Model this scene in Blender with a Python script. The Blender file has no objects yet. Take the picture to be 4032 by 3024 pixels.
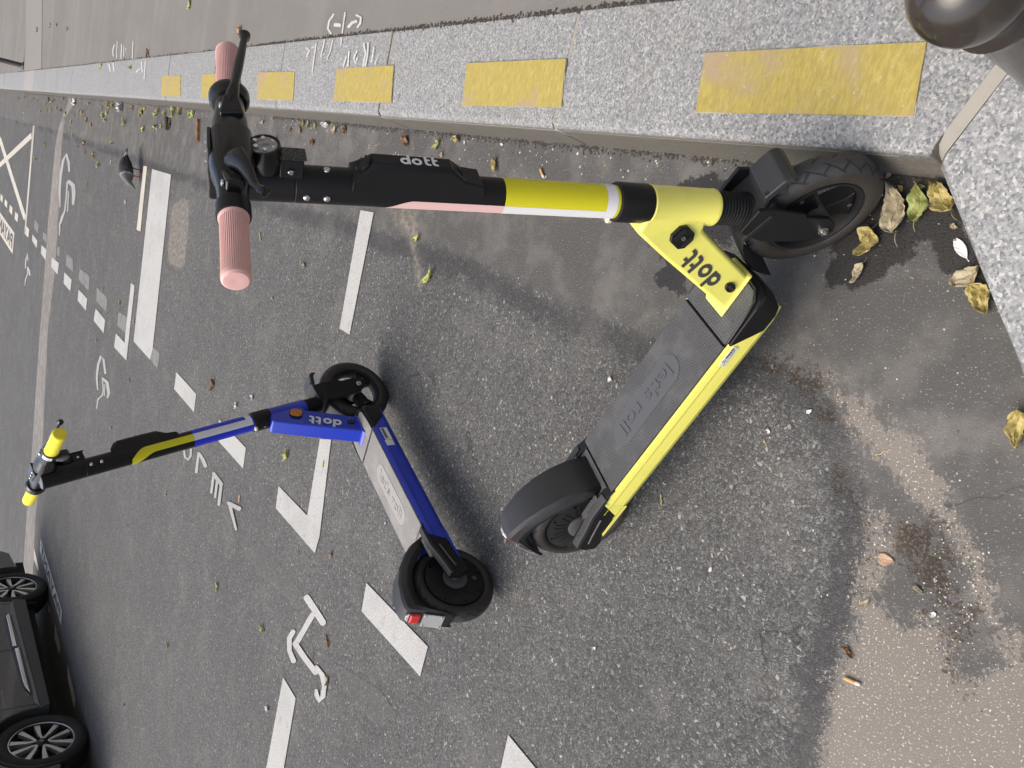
import bpy, bmesh, math, random
import numpy as np
from mathutils import Vector, Matrix
random.seed(7); rs = np.random.RandomState(7)
SC = bpy.context.scene
COL = SC.collection
PI = math.pi
R = math.radians

# ------------------------------------------------------------------ camera
F_PX, PITCH, ROLL, CAM_H = 3030.04, R(38.3649), R(-3.3846), 1.3859
FW = np.array([0, math.cos(PITCH), -math.sin(PITCH)])
_rt = np.array([1.0, 0, 0]); _dn = np.cross(FW, _rt)
RT = math.cos(ROLL) * _rt + math.sin(ROLL) * _dn       # world direction to the right of the (upright) view
DN = -math.sin(ROLL) * _rt + math.cos(ROLL) * _dn      # world direction down the (upright) view
CAM = np.array([0, 0, CAM_H])
cd = bpy.data.cameras.new('camera'); cam = bpy.data.objects.new('camera', cd); COL.objects.link(cam)
cd.sensor_fit = 'HORIZONTAL'; cd.sensor_width = 36.0; cd.lens = F_PX / 4032 * 36.0
cd.clip_start = 0.02; cd.clip_end = 2000
cam.matrix_world = Matrix(((DN[0], RT[0], -FW[0], 0), (DN[1], RT[1], -FW[1], 0), (DN[2], RT[2], -FW[2], CAM_H), (0, 0, 0, 1)))
SC.camera = cam

# ------------------------------------------------------------------ sky, sun, exposure
SUN_EL, SUN_AZ = R(60), R(-72)        # azimuth clockwise from +Y: high, from the far left, through thin cloud
w = bpy.data.worlds.new('World'); SC.world = w; w.use_nodes = True
wt = w.node_tree; wt.nodes.clear()
sky = wt.nodes.new('ShaderNodeTexSky'); sky.sky_type = 'NISHITA'; sky.sun_disc = False
sky.sun_elevation = SUN_EL; sky.sun_rotation = SUN_AZ
sky.air_density = 1.0; sky.dust_density = 5.0; sky.ozone_density = 0.6
bg = wt.nodes.new('ShaderNodeBackground'); bg.inputs[1].default_value = 0.15
wo = wt.nodes.new('ShaderNodeOutputWorld')
wt.links.new(sky.outputs[0], bg.inputs[0]); wt.links.new(bg.outputs[0], wo.inputs[0])
sl = bpy.data.lights.new('sun', 'SUN'); sl.energy = .75; sl.angle = R(55); sl.color = (1.0, 0.985, 0.86)
so = bpy.data.objects.new('sun', sl); COL.objects.link(so)
sd = Vector((math.sin(SUN_AZ) * math.cos(SUN_EL), math.cos(SUN_AZ) * math.cos(SUN_EL), math.sin(SUN_EL)))
so.rotation_euler = sd.to_track_quat('Z', 'Y').to_euler(); so.location = (-3, 3, 6)
SC.view_settings.view_transform = 'Standard'; SC.view_settings.look = 'None'
SC.view_settings.exposure = 0.86; SC.view_settings.gamma = 1.0
SC.render.engine = 'CYCLES'
SC.cycles.max_bounces = 5; SC.cycles.diffuse_bounces = 2; SC.cycles.glossy_bounces = 2; SC.cycles.transparent_max_bounces = 8
SC.render.resolution_x, SC.render.resolution_y = 1024, 768

# ------------------------------------------------------------------ photo pixel -> place
def G(x, y, z=0.0):
    d = FW + (1512 - y) / F_PX * RT + (x - 2016) / F_PX * DN
    return CAM + d * (z - CAM[2]) / d[2]
def Z(o, s, pts): return [(o[0] + s * a, o[1] + s * b) for a, b in pts]

# ------------------------------------------------------------------ node helpers
class T:
    def __init__(s, name, dim='3D'):
        s.dim = dim; s.m = bpy.data.materials.new(name); s.m.use_nodes = True; s.t = s.m.node_tree; s.t.nodes.clear()
        s.out = s.n('ShaderNodeOutputMaterial'); s.co = s.n('ShaderNodeTexCoord')
    def n(s, typ, ins=None, **pr):
        nd = s.t.nodes.new(typ)
        for k, v in pr.items(): setattr(nd, k, v)
        for k, v in (ins or {}).items(): s.set(nd.inputs[k], v)
        return nd
    def set(s, sock, v):
        if hasattr(v, 'links') or isinstance(v, bpy.types.NodeSocket): s.t.links.new(v, sock)
        else:
            if isinstance(v, (tuple, list)) and len(v) == 3 and sock.type == 'RGBA': v = (*v, 1)
            sock.default_value = v
    def math(s, op, a, b=0.0, c=None, clamp=False):
        nd = s.n('ShaderNodeMath', operation=op, use_clamp=clamp); s.set(nd.inputs[0], a); s.set(nd.inputs[1], b)
        if c is not None: s.set(nd.inputs[2], c)
        return nd.outputs[0]
    def noise(s, scale, detail=4, rough=.55, vec=None, dist=0.0):
        nd = s.n('ShaderNodeTexNoise', {'Scale': scale, 'Detail': detail, 'Roughness': rough, 'Distortion': dist}, noise_dimensions=s.dim)
        s.set(nd.inputs['Vector'], vec or s.co.outputs['Object']); return nd.outputs[0]
    def vor(s, scale, feature='F1', vec=None):
        nd = s.n('ShaderNodeTexVoronoi', {'Scale': scale}, feature=feature, voronoi_dimensions=s.dim)
        s.set(nd.inputs['Vector'], vec or s.co.outputs['Object']); return nd
    def ss(s, v, a, b):
        nd = s.n('ShaderNodeMapRange', {'From Min': a, 'From Max': b}, interpolation_type='SMOOTHSTEP'); s.set(nd.inputs['Value'], v); return nd.outputs[0]
    def ramp(s, v, stops, interp='LINEAR'):
        nd = s.n('ShaderNodeValToRGB'); s.set(nd.inputs[0], v); cr = nd.color_ramp; cr.interpolation = interp
        while len(cr.elements) < len(stops): cr.elements.new(0.5)
        for e, (p_, c) in zip(cr.elements, stops):
            e.position = p_; e.color = (*c, 1) if isinstance(c, (tuple, list)) else (c, c, c, 1)
        return nd.outputs[0]
    def mix(s, f, a, b, mode='MIX'):
        nd = s.n('ShaderNodeMix', data_type='RGBA', blend_type=mode); s.set(nd.inputs[0], f); s.set(nd.inputs[6], a); s.set(nd.inputs[7], b); return nd.outputs[2]
    def along(s, a, c, z=1.0):
        sx = s.n('ShaderNodeSeparateXYZ'); s.set(sx.inputs[0], s.co.outputs['Object']); x, y = sx.outputs[0], sx.outputs[1]; ck, sk = math.cos(R(74.85)), math.sin(R(74.85))
        u = s.math('ADD', s.math('MULTIPLY', x, ck), s.math('MULTIPLY', y, sk)); v = s.math('SUBTRACT', s.math('MULTIPLY', y, ck), s.math('MULTIPLY', x, sk))
        return s.n('ShaderNodeCombineXYZ', {0: s.math('MULTIPLY', u, a), 1: s.math('MULTIPLY', v, c), 2: s.math('MULTIPLY', sx.outputs[2], z)}).outputs[0]
    def attr(s, name): return s.n('ShaderNodeAttribute', attribute_name=name).outputs['Fac']
    def bump(s, h, strength=.5, dist=.002, normal=None):
        nd = s.n('ShaderNodeBump', {'Strength': strength, 'Distance': dist}); s.set(nd.inputs['Height'], h)
        if normal: s.set(nd.inputs['Normal'], normal)
        return nd.outputs[0]
    def bsdf(s, color, rough=.5, metal=0.0, normal=None, **kw):
        b = s.n('ShaderNodeBsdfPrincipled'); s.set(b.inputs['Base Color'], color); s.set(b.inputs['Roughness'], rough); s.set(b.inputs['Metallic'], metal)
        if normal: s.set(b.inputs['Normal'], normal)
        for k, v in kw.items(): s.set(b.inputs[k.replace('_', ' ')], v)
        s.t.links.new(b.outputs[0], s.out.inputs[0]); return b

def srgb(r, g, b):
    f = lambda c: ((c / 255 + .055) / 1.055) ** 2.4 if c > 10 else c / 255 / 12.92
    return (f(r), f(g), f(b))

MATS = {}
def plain(name, col, rough=.5, metal=0.0, wear=.25, scale=30, bump=.0, **kw):
    """a paint / plastic / metal with slight dirt, scuffs and roughness changes"""
    if name in MATS: return MATS[name]
    t = T(name)
    n1 = t.noise(scale, 6, .65); n2 = t.noise(scale * 7, 3, .6)
    dirt = t.ss(n1, .52, .78)
    c = t.mix(t.math('MULTIPLY', dirt, wear), col, tuple(x * .55 + .035 for x in col))
    c = t.mix(t.math('MULTIPLY', t.ss(n2, .6, .8), wear * .35), c, tuple(min(1, x * 1.25 + .03) for x in col))
    sc_ = t.ss(t.noise(scale * 3.1, 8, .82), .665, .70); c = t.mix(t.math('MULTIPLY', sc_, min(.8, wear * 1.6)), c, tuple(x * .35 + .06 for x in col))
    r = t.math('ADD', rough - .06, t.math('MULTIPLY', n1, .16), clamp=True)
    nm = t.bump(n2, bump, .001) if bump else None
    t.bsdf(c, r, metal, nm, **kw); MATS[name] = t.m; return t.m

# ------------------------------------------------------------------ mesh helpers
def link(name, me, mat=None, parent=None, smooth=True, ang=35):
    ob = bpy.data.objects.new(name, me); COL.objects.link(ob)
    if mat is not None and len(me.materials) == 0:
        for m_ in (mat if isinstance(mat, (list, tuple)) else [mat]): me.materials.append(m_)
    if smooth and len(me.polygons):
        me.polygons.foreach_set('use_smooth', [True] * len(me.polygons)); me.set_sharp_from_angle(angle=R(ang))
    if parent is not None: ob.parent = parent
    return ob
def tag(o, label=None, cat=None, group=None, kind=None):
    if label: o['label'] = label
    if cat: o['category'] = cat
    if group: o['group'] = group
    if kind: o['kind'] = kind
    return o
def empty(name, loc, rot=(0, 0, 0)):
    o = bpy.data.objects.new(name, None); COL.objects.link(o); o.location = loc; o.rotation_euler = rot; o.empty_display_size = .05
    return o
class MB:
    """collects verts / faces of ONE object"""
    def __init__(s): s.v = []; s.f = []
    def add(s, vs, fs):
        o = len(s.v); s.v += [tuple(map(float, q)) for q in vs]; s.f += [tuple(i + o for i in f) for f in fs]; return s
    def loft(s, rings, cap=True, closed=False):
        n = len(rings[0]); vs = [q for r_ in rings for q in r_]; fs = []
        m_ = len(rings)
        for i in range(m_ if closed else m_ - 1):
            a, b = i * n, ((i + 1) % m_) * n
            for j in range(n):
                k = (j + 1) % n; fs.append((a + j, a + k, b + k, b + j))
        if cap and not closed: fs.append(tuple(range(n - 1, -1, -1))); fs.append(tuple((m_ - 1) * n + j for j in range(n)))
        return s.add(vs, fs)
    def prism(s, poly, fn, a, b):
        """2-D polygon through fn(u, v, depth) between depths a and b"""
        return s.loft([[fn(u, v, a) for u, v in poly], [fn(u, v, b) for u, v in poly]])
    def box(s, lo, hi, fn=None):
        x0, y0, z0 = lo; x1, y1, z1 = hi
        vs = [(x0, y0, z0), (x1, y0, z0), (x1, y1, z0), (x0, y1, z0), (x0, y0, z1), (x1, y0, z1), (x1, y1, z1), (x0, y1, z1)]
        if fn: vs = [fn(*q) for q in vs]
        return s.add(vs, [(3, 2, 1, 0), (4, 5, 6, 7), (0, 1, 5, 4), (1, 2, 6, 5), (2, 3, 7, 6), (3, 0, 4, 7)])
    def tube(s, path, rad, n=12, cap=True):
        path = [np.array(q, float) for q in path]; rings = []; up = None
        rad = rad if hasattr(rad, '__len__') else [rad] * len(path)
        for i, q in enumerate(path):
            d = path[min(i + 1, len(path) - 1)] - path[max(i - 1, 0)]; d /= np.linalg.norm(d) + 1e-12
            if up is None:
                up = np.array([0, 0, 1.0]) if abs(d[2]) < .9 else np.array([1.0, 0, 0])
            e1 = up - d * (up @ d); e1 /= np.linalg.norm(e1); e2 = np.cross(d, e1); up = e1
            rr = rad[i] if hasattr(rad[i], '__len__') else (rad[i], rad[i])
            rings.append([q + rr[0] * math.cos(2 * PI * j / n) * e1 + rr[1] * math.sin(2 * PI * j / n) * e2 for j in range(n)])
        return s.loft(rings, cap)
    def lathe(s, prof, o, ax, n=32, cap=True):
        """prof = [(along axis, radius)]"""
        o = np.array(o, float); ax = np.array(ax, float); ax /= np.linalg.norm(ax)
        h = np.array([0, 0, 1.0]) if abs(ax[2]) < .9 else np.array([1.0, 0, 0])
        e1 = np.cross(ax, h); e1 /= np.linalg.norm(e1); e2 = np.cross(ax, e1)
        return s.loft([[o + a * ax + r_ * (math.cos(2 * PI * j / n) * e1 + math.sin(2 * PI * j / n) * e2) for j in range(n)] for a, r_ in prof], cap)
    def mesh(s, name='m'):
        me = bpy.data.meshes.new(name); me.from_pydata(s.v, [], s.f); me.update()
        bm = bmesh.new(); bm.from_mesh(me); bmesh.ops.recalc_face_normals(bm, faces=bm.faces); bm.to_mesh(me); bm.free(); return me
    def build(s, name, mat, parent=None, bevel=0, seg=2, smooth=True, ang=35):
        o = link(name, s.mesh(name), mat, parent, smooth, ang)
        if bevel:
            b = o.modifiers.new('bevel', 'BEVEL'); b.width = bevel; b.segments = seg; b.limit_method = 'ANGLE'; b.angle_limit = R(28); b.harden_normals = True
        return o
def text2d(body, size, extrude=0.0, bold=0.0):
    cu = bpy.data.curves.new('t', 'FONT'); cu.body = body; cu.size = size; cu.extrude = extrude; cu.offset = bold; cu.resolution_u = 4
    o = bpy.data.objects.new('t', cu); COL.objects.link(o); dg = bpy.context.evaluated_depsgraph_get()
    me = bpy.data.meshes.new_from_object(o.evaluated_get(dg)); vs = np.array([v.co[:] for v in me.vertices]).reshape(-1, 3); fs = [tuple(p_.vertices) for p_ in me.polygons]
    bpy.data.objects.remove(o); bpy.data.curves.remove(cu); bpy.data.meshes.remove(me); return vs, fs
def in_poly_sdf(P, poly):
    """signed distance (+ inside) of points P (n,2) to a polygon"""
    poly = np.asarray(poly, float); d = np.full(len(P), 1e9); ins = np.zeros(len(P), bool)
    for i in range(len(poly)):
        a, b = poly[i], poly[(i + 1) % len(poly)]; e = b - a; q = P - a
        t_ = np.clip((q @ e) / (e @ e + 1e-12), 0, 1); d = np.minimum(d, np.hypot(*(q - t_[:, None] * e).T))
        c = ((a[1] > P[:, 1]) != (b[1] > P[:, 1])) & (P[:, 0] < (b[0] - a[0]) * (P[:, 1] - a[1]) / (b[1] - a[1] + 1e-15) + a[0]); ins ^= c
    return np.where(ins, d, -d)
def stroke_poly(pts, wd):
    """a px polyline of given px width(s) as quads with round-ish ends"""
    pts = [np.array(q, float) for q in pts]; wd = wd if hasattr(wd, '__len__') else [wd] * len(pts); Lf, Rr_ = [], []
    for i, q in enumerate(pts):
        d = pts[min(i + 1, len(pts) - 1)] - pts[max(i - 1, 0)]; d /= np.linalg.norm(d) + 1e-9; n_ = np.array([-d[1], d[0]])
        if i == 0: Lf.append(q - d * wd[i] * .3 + n_ * wd[i] * .25); Rr_.append(q - d * wd[i] * .3 - n_ * wd[i] * .25)
        Lf.append(q + n_ * wd[i] / 2); Rr_.append(q - n_ * wd[i] / 2)
        if i == len(pts) - 1: Lf.append(q + d * wd[i] * .3 + n_ * wd[i] * .25); Rr_.append(q + d * wd[i] * .3 - n_ * wd[i] * .25)
    return Lf, Rr_

# ------------------------------------------------------------------ materials: ground
def dry(t, col, f): return col
def road_material():
    t = T('road_asphalt', '2D'); ob = t.co.outputs['Object']
    big = t.noise(1.1, 5, .6); mid = t.noise(9, 4, .6); fine = t.noise(420, 3, .7)
    warp = t.n('ShaderNodeVectorMath', operation='ADD'); nz = t.n('ShaderNodeTexNoise', {'Scale': 60.0, 'Detail': 1.0}, noise_dimensions='2D'); t.set(nz.inputs['Vector'], ob)
    sc = t.n('ShaderNodeVectorMath', operation='SCALE'); t.set(sc.inputs[0], nz.outputs[1]); sc.inputs['Scale'].default_value = .010
    t.set(warp.inputs[0], ob); t.set(warp.inputs[1], sc.outputs[0]); wv = warp.outputs[0]
    v1 = t.vor(125, 'F1', wv); e1 = t.vor(125, 'DISTANCE_TO_EDGE', wv); v2 = t.vor(310, 'F1', wv)
    rnd = t.n('ShaderNodeSeparateColor'); t.set(rnd.inputs[0], v1.outputs['Color'])
    stone = t.ramp(rnd.outputs[0], [(0, (.062, .063, .063)), (.4, (.108, .110, .108)), (.75, (.142, .143, .138)), (.93, (.195, .193, .180)), (1, (.36, .355, .32))])
    fines = t.n('ShaderNodeSeparateColor'); t.set(fines.inputs[0], v2.outputs['Color'])
    finec = t.ramp(fines.outputs[1], [(0, .06), (.6, .10), (.9, .145), (1, .28)])
    gap = t.ss(t.math('ADD', e1.outputs['Distance'], t.math('MULTIPLY', rnd.outputs[1], -.10)), .02, .10)
    coarse = t.mix(gap, finec, stone)
    sunk = t.ss(rnd.outputs[2], .35, .55)
    coarse = t.mix(t.math('MULTIPLY', sunk, .75), coarse, finec)
    smf = t.mix(t.ss(fine, .40, .66), (.150, .148, .146), (.275, .268, .257))
    pits = t.ss(t.math('ADD', t.noise(230, 2, .5), t.math('MULTIPLY', fine, .25)), .52, .44)
    smf = t.mix(.45, smf, t.mix(1.0, finec, (2.0, 1.99, 1.93), 'MULTIPLY')); smooth = t.mix(pits, (.085, .083, .08), smf)
    smooth = t.mix(t.math('MULTIPLY', t.ss(mid, .45, .7), .35), smooth, (.205, .195, .180))
    edge = t.math('ADD', t.math('MULTIPLY', t.math('SUBTRACT', t.noise(22, 3, .7), .5), .09), t.math('MULTIPLY', t.math('SUBTRACT', mid, .5), .08))
    edge = t.math('ADD', edge, t.math('MULTIPLY', t.math('SUBTRACT', t.noise(150, 2, .6), .5), .035))
    M = lambda a, k=1.0, s0=.005: t.ss(t.math('ADD', t.attr(a), t.math('MULTIPLY', edge, k)), -s0, s0)
    sm = M('sm'); band = M('band', .25, .02); patch = M('patch', .5, .02); wet = M('wet', .5, .004); gran = t.math('MULTIPLY', t.math('SUBTRACT', t.noise(75, 5, .8), .5), .10); M2 = lambda a, k, s0: t.ss(t.math('ADD', t.math('ADD', t.attr(a), t.math('MULTIPLY', edge, k)), gran), -s0, s0)
    tan = M2('tan', 1.0, .008); dirt = M2('dirt', 1.6, .016); rim = M2('rim', .9, .014)
    col = t.mix(sm, coarse, smooth)
    cv = t.n('ShaderNodeVectorMath', operation='ADD'); cn = t.n('ShaderNodeTexNoise', {'Scale': 5.0, 'Detail': 3.0}, noise_dimensions='2D'); t.set(cn.inputs['Vector'], ob); cs = t.n('ShaderNodeVectorMath', operation='SCALE'); t.set(cs.inputs[0], cn.outputs[1]); cs.inputs['Scale'].default_value = .35; t.set(cv.inputs[0], ob); t.set(cv.inputs[1], cs.outputs[0])
    ck = t.vor(.85, 'DISTANCE_TO_EDGE', cv.outputs[0]); crack = t.math('MULTIPLY', t.ss(ck.outputs['Distance'], .0045, .0015), t.ss(big, .50, .56))
    col = t.mix(t.math('MULTIPLY', crack, .6), col, (.04, .038, .036))
    col = t.mix(t.math('MULTIPLY', rim, .72), col, (.055, .055, .058))
    col = t.mix(t.math('MULTIPLY', band, .75), col, t.mix(t.ss(mid, .4, .65), (.20, .183, .168), (.26, .242, .222)))
    col = t.mix(t.math('MULTIPLY', patch, .8), col, t.mix(t.ss(t.noise(35, 5, .7), .4, .65), (.13, .12, .108), (.26, .232, .198)))
    tc = t.mix(t.ss(t.noise(260, 3, .6), .42, .66), (.40, .39, .345), (.68, .665, .595))
    tc = t.mix(pits, (.19, .17, .15), tc)
    col = t.mix(t.math('MULTIPLY', tan, .92), col, tc)
    dc = t.mix(t.ss(t.noise(180, 3, .65), .5, .8), (.040, .031, .024), (.20, .165, .128))
    col = t.mix(t.math('MULTIPLY', dirt, .88), col, dc)
    lum = t.math('ADD', .80, t.math('MULTIPLY', big, .40))
    col = t.mix(1.0, col, t.n('ShaderNodeCombineColor', {0: lum, 1: lum, 2: lum}).outputs[0], 'MULTIPLY')
    dust = t.math('MULTIPLY', t.ss(t.noise(4, 5, .65), .48, .75), .20)
    col = t.mix(dust, col, (.245, .236, .215))
    col = t.mix(t.math('MULTIPLY', wet, .9), col, (.018, .0175, .0175))
    rough = t.math('SUBTRACT', .88, t.math('MULTIPLY', wet, .40))
    hst = t.math('MULTIPLY', t.math('MULTIPLY', gap, t.math('ADD', .35, t.math('MULTIPLY', rnd.outputs[1], .65))), t.math('SUBTRACT', 1.0, t.math('MULTIPLY', sunk, .6)))
    hc = t.math('ADD', hst, t.math('MULTIPLY', fine, .25)); hs = t.math('SUBTRACT', t.math('ADD', t.math('MULTIPLY', fine, .08), t.math('MULTIPLY', v2.outputs['Distance'], -.10)), t.math('MULTIPLY', pits, .22))
    A_ = t.attr
    allsm = t.ss(t.math('MAXIMUM', t.math('MAXIMUM', A_('sm'), A_('band')), t.math('MAXIMUM', A_('tan'), A_('patch'))), -.03, .02)
    h = t.n('ShaderNodeMix', data_type='FLOAT'); t.set(h.inputs[0], allsm); t.set(h.inputs[2], hc); t.set(h.inputs[3], hs)
    nrm = t.bump(h.outputs[0], 1.0, .0055)
    t.bsdf(col, rough, 0, nrm, Specular_IOR_Level=.25); return t.m
def pavement_material():
    t = T('pavement_asphalt', '2D'); big = t.noise(.9, 5, .6); mid = t.noise(7, 5, .65); fine = t.noise(380, 3, .7)
    streak = t.noise(.8, 4, .6, t.along(4, .5))
    c = t.mix(t.ss(fine, .4, .68), (.128, .124, .115), (.20, .194, .181))
    c = t.mix(t.math('MULTIPLY', t.ss(mid, .42, .72), .4), c, (.185, .165, .15))
    c = t.mix(t.math('MULTIPLY', t.ss(streak, .52, .72), .18), c, (.26, .248, .228))
    c = t.mix(t.math('MULTIPLY', t.ss(t.noise(45, 4, .6), .68, .78), .6), c, (.10, .093, .087))
    lum = t.math('ADD', .76, t.math('MULTIPLY', big, .5)); c = t.mix(1.0, c, t.n('ShaderNodeCombineColor', {0: lum, 1: lum, 2: lum}).outputs[0], 'MULTIPLY')
    t.bsdf(c, .9, 0, t.bump(fine, .5, .0015)); return t.m
def granite_material(name='granite', tint=(1, 1, 1), dirty=1.0):
    t = T(name); ob = t.co.outputs['Object']
    v = t.vor(230, 'F1'); v.inputs['Randomness'].default_value = 1.0
    s_ = t.n('ShaderNodeSeparateColor'); t.set(s_.inputs[0], v.outputs['Color'])
    c1 = t.ramp(s_.outputs[0], [(0, (.12, .125, .135)), (.2, (.185, .192, .205)), (.5, (.25, .258, .27)), (.8, (.30, .305, .31)), (1, (.46, .455, .445))])
    f = t.noise(300, 4, .7)
    c = t.mix(t.math('MULTIPLY', t.ss(f, .5, .72), .6), c1, (.42, .42, .42)); c = t.mix(t.math('MULTIPLY', t.ss(f, .47, .32), .55), c, (.13, .138, .15))
    big = t.noise(3.0, 5, .6); c = t.mix(t.math('MULTIPLY', t.ss(big, .5, .75), .30), c, (.22, .205, .18))
    sp = t.vor(9, 'F1'); spot = t.ss(t.math('ADD', sp.outputs['Distance'], t.math('MULTIPLY', t.noise(60, 3), .15)), .17, .13); rr_ = t.n('ShaderNodeSeparateColor'); t.set(rr_.inputs[0], sp.outputs['Color'])
    c = t.mix(t.math('MULTIPLY', spot, t.math('MULTIPLY', t.ss(rr_.outputs[0], .78, .82), .5)), c, (.10, .095, .09))
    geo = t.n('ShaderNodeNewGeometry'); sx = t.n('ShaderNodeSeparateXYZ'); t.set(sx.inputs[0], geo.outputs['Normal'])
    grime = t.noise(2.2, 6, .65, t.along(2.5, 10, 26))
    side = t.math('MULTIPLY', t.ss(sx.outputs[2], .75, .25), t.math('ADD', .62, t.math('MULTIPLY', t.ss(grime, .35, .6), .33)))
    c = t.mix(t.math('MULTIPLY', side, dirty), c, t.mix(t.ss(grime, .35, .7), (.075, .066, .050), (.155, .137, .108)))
    c = t.mix(1.0, c, tint, 'MULTIPLY')
    t.bsdf(c, .72, 0, t.bump(f, .45, .0012)); return t.m
def paint_material(name, col, wear=.5, opacity=1.0, rub=18):
    """road paint that has worn through to the asphalt below"""
    t = T(name, '2D'); n1 = t.noise(rub, 6, .7); n2 = t.noise(150, 4, .75); n3 = t.noise(3.5, 4, .6)
    hole = t.ss(t.math('ADD', t.math('MULTIPLY', n1, .55), t.math('MULTIPLY', n2, .6)), .60 + .25 * (1 - wear), .78 + .25 * (1 - wear))
    c = t.mix(t.ss(n2, .42, .66), tuple(x * .72 for x in col), col); c = t.mix(t.math('MULTIPLY', t.ss(n3, .42, .7), .42), c, tuple(x * .58 for x in col))
    c = t.mix(t.math('MULTIPLY', t.ss(n1, .55, .7), .35), c, tuple(x * .5 for x in col))
    b = t.n('ShaderNodeBsdfPrincipled'); t.set(b.inputs['Base Color'], c); b.inputs['Roughness'].default_value = .8; t.set(b.inputs['Normal'], t.bump(n2, .6, .0015))
    tr = t.n('ShaderNodeBsdfTransparent'); mx = t.n('ShaderNodeMixShader'); t.set(mx.inputs[0], t.math('MULTIPLY', t.math('SUBTRACT', 1.0, t.math('MULTIPLY', hole, .9)), opacity))
    t.t.links.new(tr.outputs[0], mx.inputs[1]); t.t.links.new(b.outputs[0], mx.inputs[2]); t.t.links.new(mx.outputs[0], t.out.inputs[0]); return t.m

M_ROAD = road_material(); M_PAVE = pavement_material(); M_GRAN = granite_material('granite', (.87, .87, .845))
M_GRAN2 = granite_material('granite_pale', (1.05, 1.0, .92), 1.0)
M_WHITE = paint_material('road_paint_white', (.45, .45, .435), .62)
M_LIGHT = paint_material('road_paint_light', (.44, .44, .43), .55, .85)
M_CREAM = paint_material('road_paint_cream', (.56, .53, .46), .4)
M_FADE = paint_material('road_paint_faded', (.36, .36, .35), .9, .55)
M_GHOST = paint_material('road_paint_ghost', (.20, .20, .195), .95, .28)
M_CHALK = paint_material('chalk', (.72, .72, .70), .8, .75, 60)

# ------------------------------------------------------------------ the setting
KH, KHD = .129, R(74.85)
KD = np.array([math.cos(KHD), math.sin(KHD), 0]); KN = np.array([KD[1], -KD[0], 0]); K0 = np.array([.4336, .8, 0]) + KN * .014
def KP(tt, off, z): return K0 + KD * (tt - K0 @ KD) + KN * off + np.array([0, 0, z])   # tt measured along KD from the world origin
def poly_w(px, z=0.0): return [G(x, y, z)[:2] for x, y in px]

gutter = [(0, 457), (221, 511), (520, 610), (678, 665), (845, 716), (1089, 799), (1378, 866), (1468, 907), (1671, 970), (1852, 1029), (1965, 1083), (2200, 1208),
          (2358, 1258), (2453, 1290), (2560, 1345), (2760, 1390), (2916, 1403), (3099, 1440), (3245, 1550), (3372, 1786), (3409, 1969), (3427, 2151), (3400, 2297), (3336, 2516), (3263, 2789), (3226, 3024)]
g_w = poly_w(gutter)
far_g = g_w[0] + (g_w[0] - g_w[1]) / np.linalg.norm(g_w[0] - g_w[1]) * 40
near_g = g_w[-1] + np.array([-.4, -.6])
sm_poly = [far_g] + g_w + [near_g, np.array([6, -3]), np.array([40, 60])]
tan_poly = poly_w([(3400, 2290), (3480, 2380), (3560, 2440), (3700, 2420), (3760, 2540), (3800, 2700), (3900, 2640), (4032, 2500), (4200, 2900), (4200, 3300), (3200, 3300), (3226, 3024), (3263, 2789), (3336, 2516)])
tan2_poly = poly_w([(3260, 1500), (3420, 1620), (3560, 1700), (3640, 1800), (3740, 1990), (3840, 2180), (3900, 2380), (3990, 2560), (4032, 2700), (3960, 2560), (3860, 2380), (3760, 2120), (3600, 1960), (3480, 1800), (3380, 1760)])
tan3_poly = poly_w([(3420, 1980), (3500, 2020), (3520, 2120), (3470, 2300), (3440, 2380), (3390, 2290), (3400, 2100)])
dirt_polys = [poly_w(q) for q in ([(2930, 1400), (3060, 1420), (3230, 1510), (3290, 1620), (3330, 1760), (3370, 1900), (3420, 2060), (3450, 2180), (3420, 2200), (3370, 2040), (3310, 1880), (3250, 1700), (3180, 1570), (3060, 1490), (2950, 1450)],
                                  [(3500, 2060), (3620, 2030), (3720, 2090), (3770, 2200), (3790, 2330), (3850, 2440), (3830, 2490), (3740, 2470), (3770, 2560), (3800, 2640), (3760, 2690), (3700, 2620), (3680, 2520), (3640, 2360), (3570, 2260), (3540, 2160)])]
wet_polys = [poly_w(q) for q in ([(2680, 735), (2760, 695), (2840, 690), (2930, 730), (3000, 760), (3000, 900), (2900, 930), (2870, 990), (2760, 960), (2700, 1000), (2700, 1160), (2640, 1150), (2600, 1120), (2565, 1100), (2580, 1070), (2625, 1045), (2600, 1000), (2560, 960), (2530, 900), (2560, 850), (2640, 780)],
                                 [(3340, 690), (3470, 660), (3720, 680), (3780, 800), (3850, 1010), (3900, 1160), (3920, 1260), (3840, 1170), (3760, 1080), (3690, 1020), (3660, 950), (3630, 950), (3580, 1020), (3500, 1060), (3460, 1100), (3410, 1130), (3400, 1175), (3350, 1170), (3330, 1140), (3250, 1120), (3245, 1060), (3280, 1010), (3230, 990), (3300, 930)])]
band_px_l = [(280, 360), (226, 520), (215, 600), (190, 871), (154, 1350), (124, 1796), (103, 2050), (91, 2244), (60, 2500)]
band_px_r = [(300, 395), (253, 470), (240, 600), (228, 871), (217, 1052), (188, 1300), (165, 1796), (138, 2050), (132, 2226), (105, 2500)]
band_poly = poly_w(band_px_l + band_px_r[::-1])
patch_poly = poly_w(Z((0, 600), .452, [(1500, 470), (1600, 390), (1650, 480), (1610, 960), (1560, 1020), (1460, 960), (1480, 600)]))
wedge_poly = poly_w(Z((1400, 500), .452, [(300, 720), (560, 700), (530, 900), (530, 1050), (590, 1380), (550, 1430), (500, 1150), (440, 900), (330, 850)]))

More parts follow.
